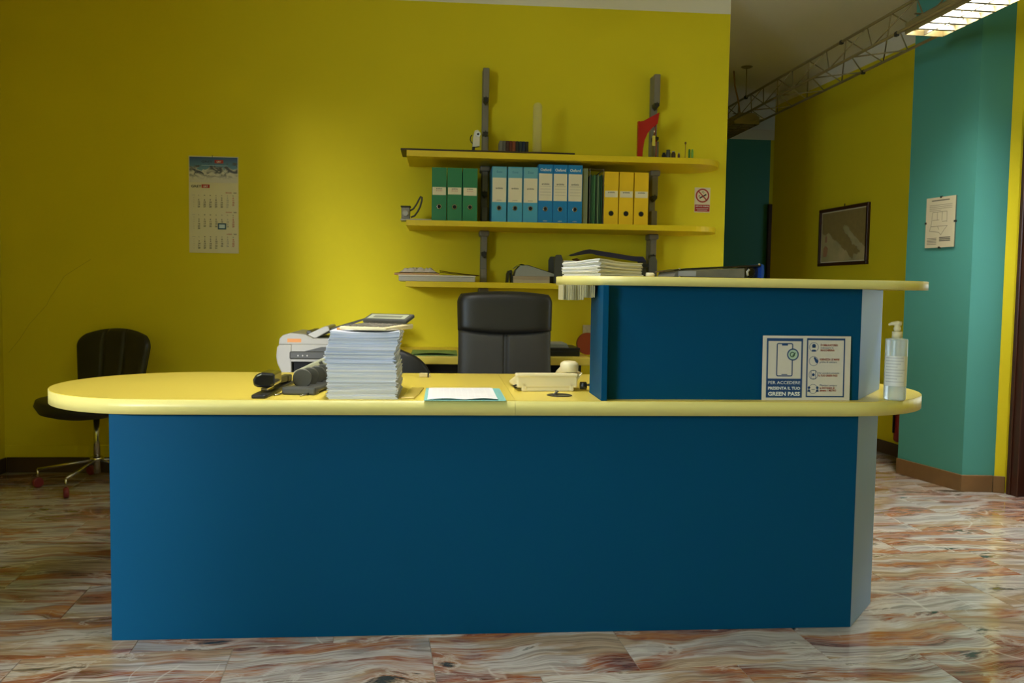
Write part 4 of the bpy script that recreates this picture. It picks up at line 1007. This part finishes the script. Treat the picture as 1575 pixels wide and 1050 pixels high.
# no smoking sign
t = thing('no_smoking_sign', 'small no smoking sign on the back wall right of the shelves', 'sign', (1.474, YW - .003, 1.541))
box('plate', mat('sign_plate', (222, 206, 172), .5), t, 0, .094, 0, .003, 0, .146, .001, 1)
Print(-.0004).ring(.047, .099, .041, .008).line((.019, .128), (.075, .070), .007).rect(.002, .092, .006, .046).build('red_print', mat('sign_red', (166, 34, 26), .5), t)
Print(-.0003).line((.030, .084), (.070, .106), .008).line((.032, .100), (.024, .094), .004).line((.042, .118), (.054, .124), .003).line((.05, .112), (.058, .118), .003).build('cigarette', M_INK, t)
Print(-.0008).text('VIETATO FUMARE', .010, .047, .033, .02, 'CENTER', .082).rect(.010, .084, .022, .024).rect(.016, .078, .013, .015).build('lettering', M_WPRINT, t)

# framed map on the right wall
def on_right(y, z): return (wall_line(y), y, z)
fa = math.atan2(-1, .083)     # direction along the wall towards the camera
t = thing('framed_map', 'dark framed old map hanging on the corridor wall', 'picture', (wall_line(6.398), 6.398, 1.288), -PI / 2 + WA)
fw, fh = .66, .434
for nm, b in (('frame_bar', (0, fw, 0, .024)), ('frame_bar', (0, fw, fh - .024, fh)), ('frame_bar', (0, .024, .024, fh - .024)), ('frame_bar', (fw - .024, fw, .024, fh - .024))):
    box(nm, M_WOOD, t, b[0], b[1], -.024, -.001, b[2], b[3], .003, 1)
mpm = bpy.data.materials.new('old_map_print'); mpm.use_nodes = True
nt = mpm.node_tree; L = nt.links.new; N = nt.nodes.new; P_ = nt.nodes['Principled BSDF']; P_.inputs['Roughness'].default_value = .25
tc = N('ShaderNodeTexCoord'); nz = N('ShaderNodeTexNoise'); nz.inputs['Scale'].default_value = 5; nz.inputs['Detail'].default_value = 7; L(tc.outputs['Object'], nz.inputs['Vector'])
rk = N('ShaderNodeValToRGB'); cr = rk.color_ramp; cr.elements[0].position = .3; cr.elements[0].color = (*lin((166, 160, 118)), 1); cr.elements[1].position = .7; cr.elements[1].color = (*lin((204, 186, 140)), 1)
L(nz.outputs['Fac'], rk.inputs['Fac']); L(rk.outputs['Color'], P_.inputs['Base Color'])
mo = box('map_print', mpm, t, .022, fw - .022, -.010, -.004, .022, fh - .022)
Print(-.0104).frame(.026, fw - .026, .026, fh - .026, .006).build('map_border', M_LAB, mo)
# peninsula, coast and islands
random.seed(21)
def coast(pts, amp=.007):
    out = []
    for p, q in zip(pts, pts[1:] + pts[:1]):
        for k in range(4):
            e = 0 if (min(p[1], q[1]) > .39 or k == 0) else amp
            out.append((p[0] + (q[0] - p[0]) * k / 4 + random.uniform(-e, e), p[1] + (q[1] - p[1]) * k / 4 + random.uniform(-e, e)))
    return out
Print(-.0106).poly(coast([(.034, .40), (.034, .26), (.08, .235), (.13, .25), (.17, .225), (.21, .19), (.27, .17), (.33, .125), (.39, .10), (.43, .055), (.47, .045), (.475, .08), (.53, .075), (.56, .10), (.50, .135), (.45, .155), (.42, .20), (.36, .235), (.33, .27), (.345, .30), (.39, .285), (.43, .245), (.50, .20), (.56, .155), (.625, .12), (.625, .40)])).build('land', mat('map_land', (150, 130, 80), .4, var=.2, scale=30), mo)
Print(-.0108).poly([(.06, .07), (.11, .07), (.13, .13), (.09, .16), (.06, .13)]).poly([(.08, .18), (.11, .18), (.11, .23), (.085, .22)]).build('island', mat('map_island', (176, 130, 96), .4, var=.15, scale=30), mo)
MB().tube([(fw / 2, -.006, fh), (fw / 2, -.004, fh + .02)], .003, 6).build('hanger', M_DKM, t)
# evacuation plan on the pillar
ax = Vector((PB[0] - PA[0], PB[1] - PA[1])).normalized()
def on_pillar(y): k = (PA[1] - y) / (PA[1] - PB[1]); return PA[0] + (PB[0] - PA[0]) * k
t = thing('evacuation_plan', 'clip framed floor plan notice on the teal pillar', 'notice', (on_pillar(4.697), 4.697, 1.343), math.atan2(ax.y, ax.x))
pw, ph = .212, .283
box('sheet', mat('notice_paper', (206, 194, 160), .5), t, 0, pw, -.0085, -.0065, 0, ph); box('backing', M_DKGP, t, 0, pw, -.0064, -.0005, 0, ph); 
gl = bpy.data.materials.new('clear_pane'); gl.use_nodes = True
pr2 = Print(-.0090)
pr2.rect(.04, .17, .262, .268)
for k in range(4): pr2.rect(.025, .19 - .02 * (k == 3) * 4, .238 - k * .010, .240 - k * .010)
wl_ = .0022
for a, b in (((.04, .12), (.16, .12)), ((.04, .12), (.05, .20)), ((.05, .20), (.155, .20)), ((.155, .20), (.155, .14)), ((.085, .20), (.085, .155)), ((.12, .20), (.12, .15)), ((.05, .155), (.10, .155)), ((.12, .145), (.155, .145)), ((.03, .095), (.10, .085)), ((.03, .095), (.04, .12)), ((.10, .085), (.115, .07)), ((.115, .07), (.14, .10)), ((.14, .10), (.16, .12)), ((.09, .12), (.10, .10))): pr2.line(a, b, wl_)
for k in range(5): pr2.rect(.015, .085, .018 + k * .0085, .021 + k * .0085)
for k in range(3): pr2.rect(.105, .185, .034 + k * .009, .040 + k * .009)
pr2.build('plan_lines', mat('plan_ink', (92, 88, 76), .6), t)
for px_, pz_ in ((pw / 2, ph), (pw / 2, 0), (0, ph / 2), (pw, ph / 2)): box('clip', M_DKM, t, px_ - .006, px_ + .006, -.0105, -.0005, pz_ - .006, pz_ + .005)

# fire extinguisher behind the pillar
t = thing('fire_extinguisher', 'dark red fire extinguisher low on the wall behind the teal pillar', 'fire extinguisher', (wall_line(5.17) - .072, 5.17, .13))
MB().lathe([(.045, 0), (.055, .01), (.055, .26), (.040, .30), (.018, .315), (.018, .33)], 24).build('cylinder', mat('extinguisher_red', (150, 24, 22), .35), t)
box('valve', M_DKM, t, -.02, .03, -.012, .012, .33, .36, .003, 1)
MB().tube([(-.02, 0, .345), (-.055, 0, .32), (-.066, 0, .22), (-.064, 0, .06)], .007, 8).build('hose', M_BLACKP, t)
box('wall_bracket', M_DKM, t, .05, .072, -.015, .015, .12, .20)

# ------------------------------------------------------------------ ceiling truss and its luminaires
tdir = Vector((-.036, 1, 0)).normalized()
t = thing('ceiling_truss', 'long triangular metal lighting truss hung below the ceiling', 'truss', (2.30, 6.42, 2.40))
cU = Vector((0, 0, .172)); cM = Vector((-.088, 0, 0)); cL = Vector((.136, 0, 0))
s0, s1 = -5.2, 2.3
for c_, r_ in ((cU, .0085), (cM, .0085), (cL, .0085)):
    MB().tube([c_ + tdir * s0, c_ + tdir * s1], r_, 8).build('chord', M_TRUSS, t)
st = .472; k0 = int((s0 + .6) / st) - 1
for k in range(k0, 5):
    for a, b, off, f1, f2 in ((cU, cL, -.57, .30, -.17), (cU, cM, -.33, -.22, .25), (cM, cL, -.34, .30, -.17)):
        q = off + k * st
        if q < s0 + .3 or q > s1 - .35: continue
        MB().tube([a + tdir * q, b + tdir * (q + f1)], .0038, 6).build('strut', M_TRUSS, t)
        MB().tube([a + tdir * q, b + tdir * (q + f2)], .0038, 6).build('strut', M_TRUSS, t)
for s in (0.0, -2.36, -4.6):
    hg = MB().tube([cU + tdir * s, cU + tdir * s + Vector((0, 0, .228))], .004, 8).build('hanger_rod', M_TRUSS, t)
    p_ = cU + tdir * s
    MB().lathe([(.03, .220), (.045, .228)], 16, tuple(p_)).build('ceiling_rose', M_TRUSS, hg)
    MB().box(p_.x - .012, p_.x + .012, p_.y - .014, p_.y + .014, p_.z - .014, p_.z + .010).build('clamp', M_BLACKP, t, .003, 1)
for c_, s in ((cU, -1.46), (cL, -1.47), (cM, -2.20)):
    p_ = c_ + tdir * s
    MB().box(p_.x - .009, p_.x + .009, p_.y - .012, p_.y + .012, p_.z - .015, p_.z + .009).build('clip', M_BLACKP, t, .002, 1)

M_TUBE = mat('lit_fluorescent_tube', (255, 252, 240), .4, var=0, emit=((1, .97, .9), 14))
M_REFL = mat('white_reflector', (238, 236, 228), .35, var=.01)
M_LOUV = mat('louvre_aluminium', (120, 112, 92), .6, var=.03)
def luminaire(label, sc0, length, lit, watt=20.5):
    base = Vector((2.30, 6.42, 2.40)) + tdir * sc0
    t = thing('louvre_luminaire', label, 'ceiling light', (base.x + .02, base.y, base.z - .026), math.atan2(tdir.y, tdir.x) - PI / 2, 'luminaires on the truss')
    hw = .103
    for x in (-hw, hw - .004): box('side_rail', M_TRUSS, t, x, x + .004, 0, length, 0, .055, .001, 1)
    for y in (0, length - .004): box('end_plate', M_TRUSS, t, -hw + .004, hw - .004, y, y + .004, 0, .055)
    MB().prism([(-hw, .055), (hw, .055), (.06, .085), (-.06, .085)], 0, length, lambda a, b, c: (a, c, b)).build('housing', M_TRUSS, t, .002, 1)
    box('reflector', M_REFL, t, -hw + .005, hw - .005, .005, length - .005, .050, .0545)
    for x in (-.048, .048):
        MB().tube([(x, .02, .038), (x, length - .02, .038)], .008, 10).build('tube', M_TUBE if lit else M_REFL, t)
    MB().prism([(-.004, .004), (.004, .004), (.001, .03), (-.001, .03)], .005, length - .005, lambda a, b, c: (a, c, b)).build('centre_blade', M_LOUV, t)
    n = 13
    for k in range(1, n):
        y = length * k / n
        for x0, x1 in ((-hw + .005, -.005), (.005, hw - .005)):
            MB().prism([(y - .010, .002), (y + .010, .002), (y + .002, .030), (y - .002, .030)], x0, x1, lambda a, b, c: (c, a, b)).build('louvre_blade', M_LOUV, t)
    for y in (.06, length - .06):
        box('mounting_strap', M_TRUSS, t, -.09, .10, y - .008, y + .008, .085, .089)
    if lit:
        d = bpy.data.lights.new('tube_light', 'AREA'); d.shape = 'RECTANGLE'; d.size = .17; d.size_y = length - .08; d.energy = watt; d.color = (1, .99, .95)
        o = bpy.data.objects.new('tube_light', d); C.objects.link(o); o.parent = t; o.location = (0, length / 2, .0325); d.spread = math.radians(116)
    return t
LAMP_W = 22
luminaire('lit fluorescent louvre luminaire on the truss at the upper right', -3.50, 1.24, True)
luminaire('unlit louvre luminaire on the far end of the truss beside the back wall', .02, 1.24, False)
# a third luminaire, unseen and added to brighten the worktop, hangs over the counter
pl = luminaire('added unseen louvre luminaire on two rods, brightening the left half of the counter', -3.5, 1.24, True, 10.8)
pl.location = (-.28, 1.92, 2.43); pl.rotation_euler = (0, 0, 0); pl['group'] = 'added fill lights over the counter'
for y in (.2, 1.04): MB().tube([(0, y, .085), (0, y, ZC - 2.43)], .005, 8).build('hanger_rod', M_TRUSS, pl)
tag(MB().tube([(2.245, 6.55, 2.80), (2.25, 6.53, 2.68), (2.27, 6.50, 2.56), (2.285, 6.49, 2.445)], .007, 8).build('power_cable', mat('tan_cable', (150, 112, 60), .6), None), 'tan power cable dropping from the ceiling to the far luminaire', 'cable')
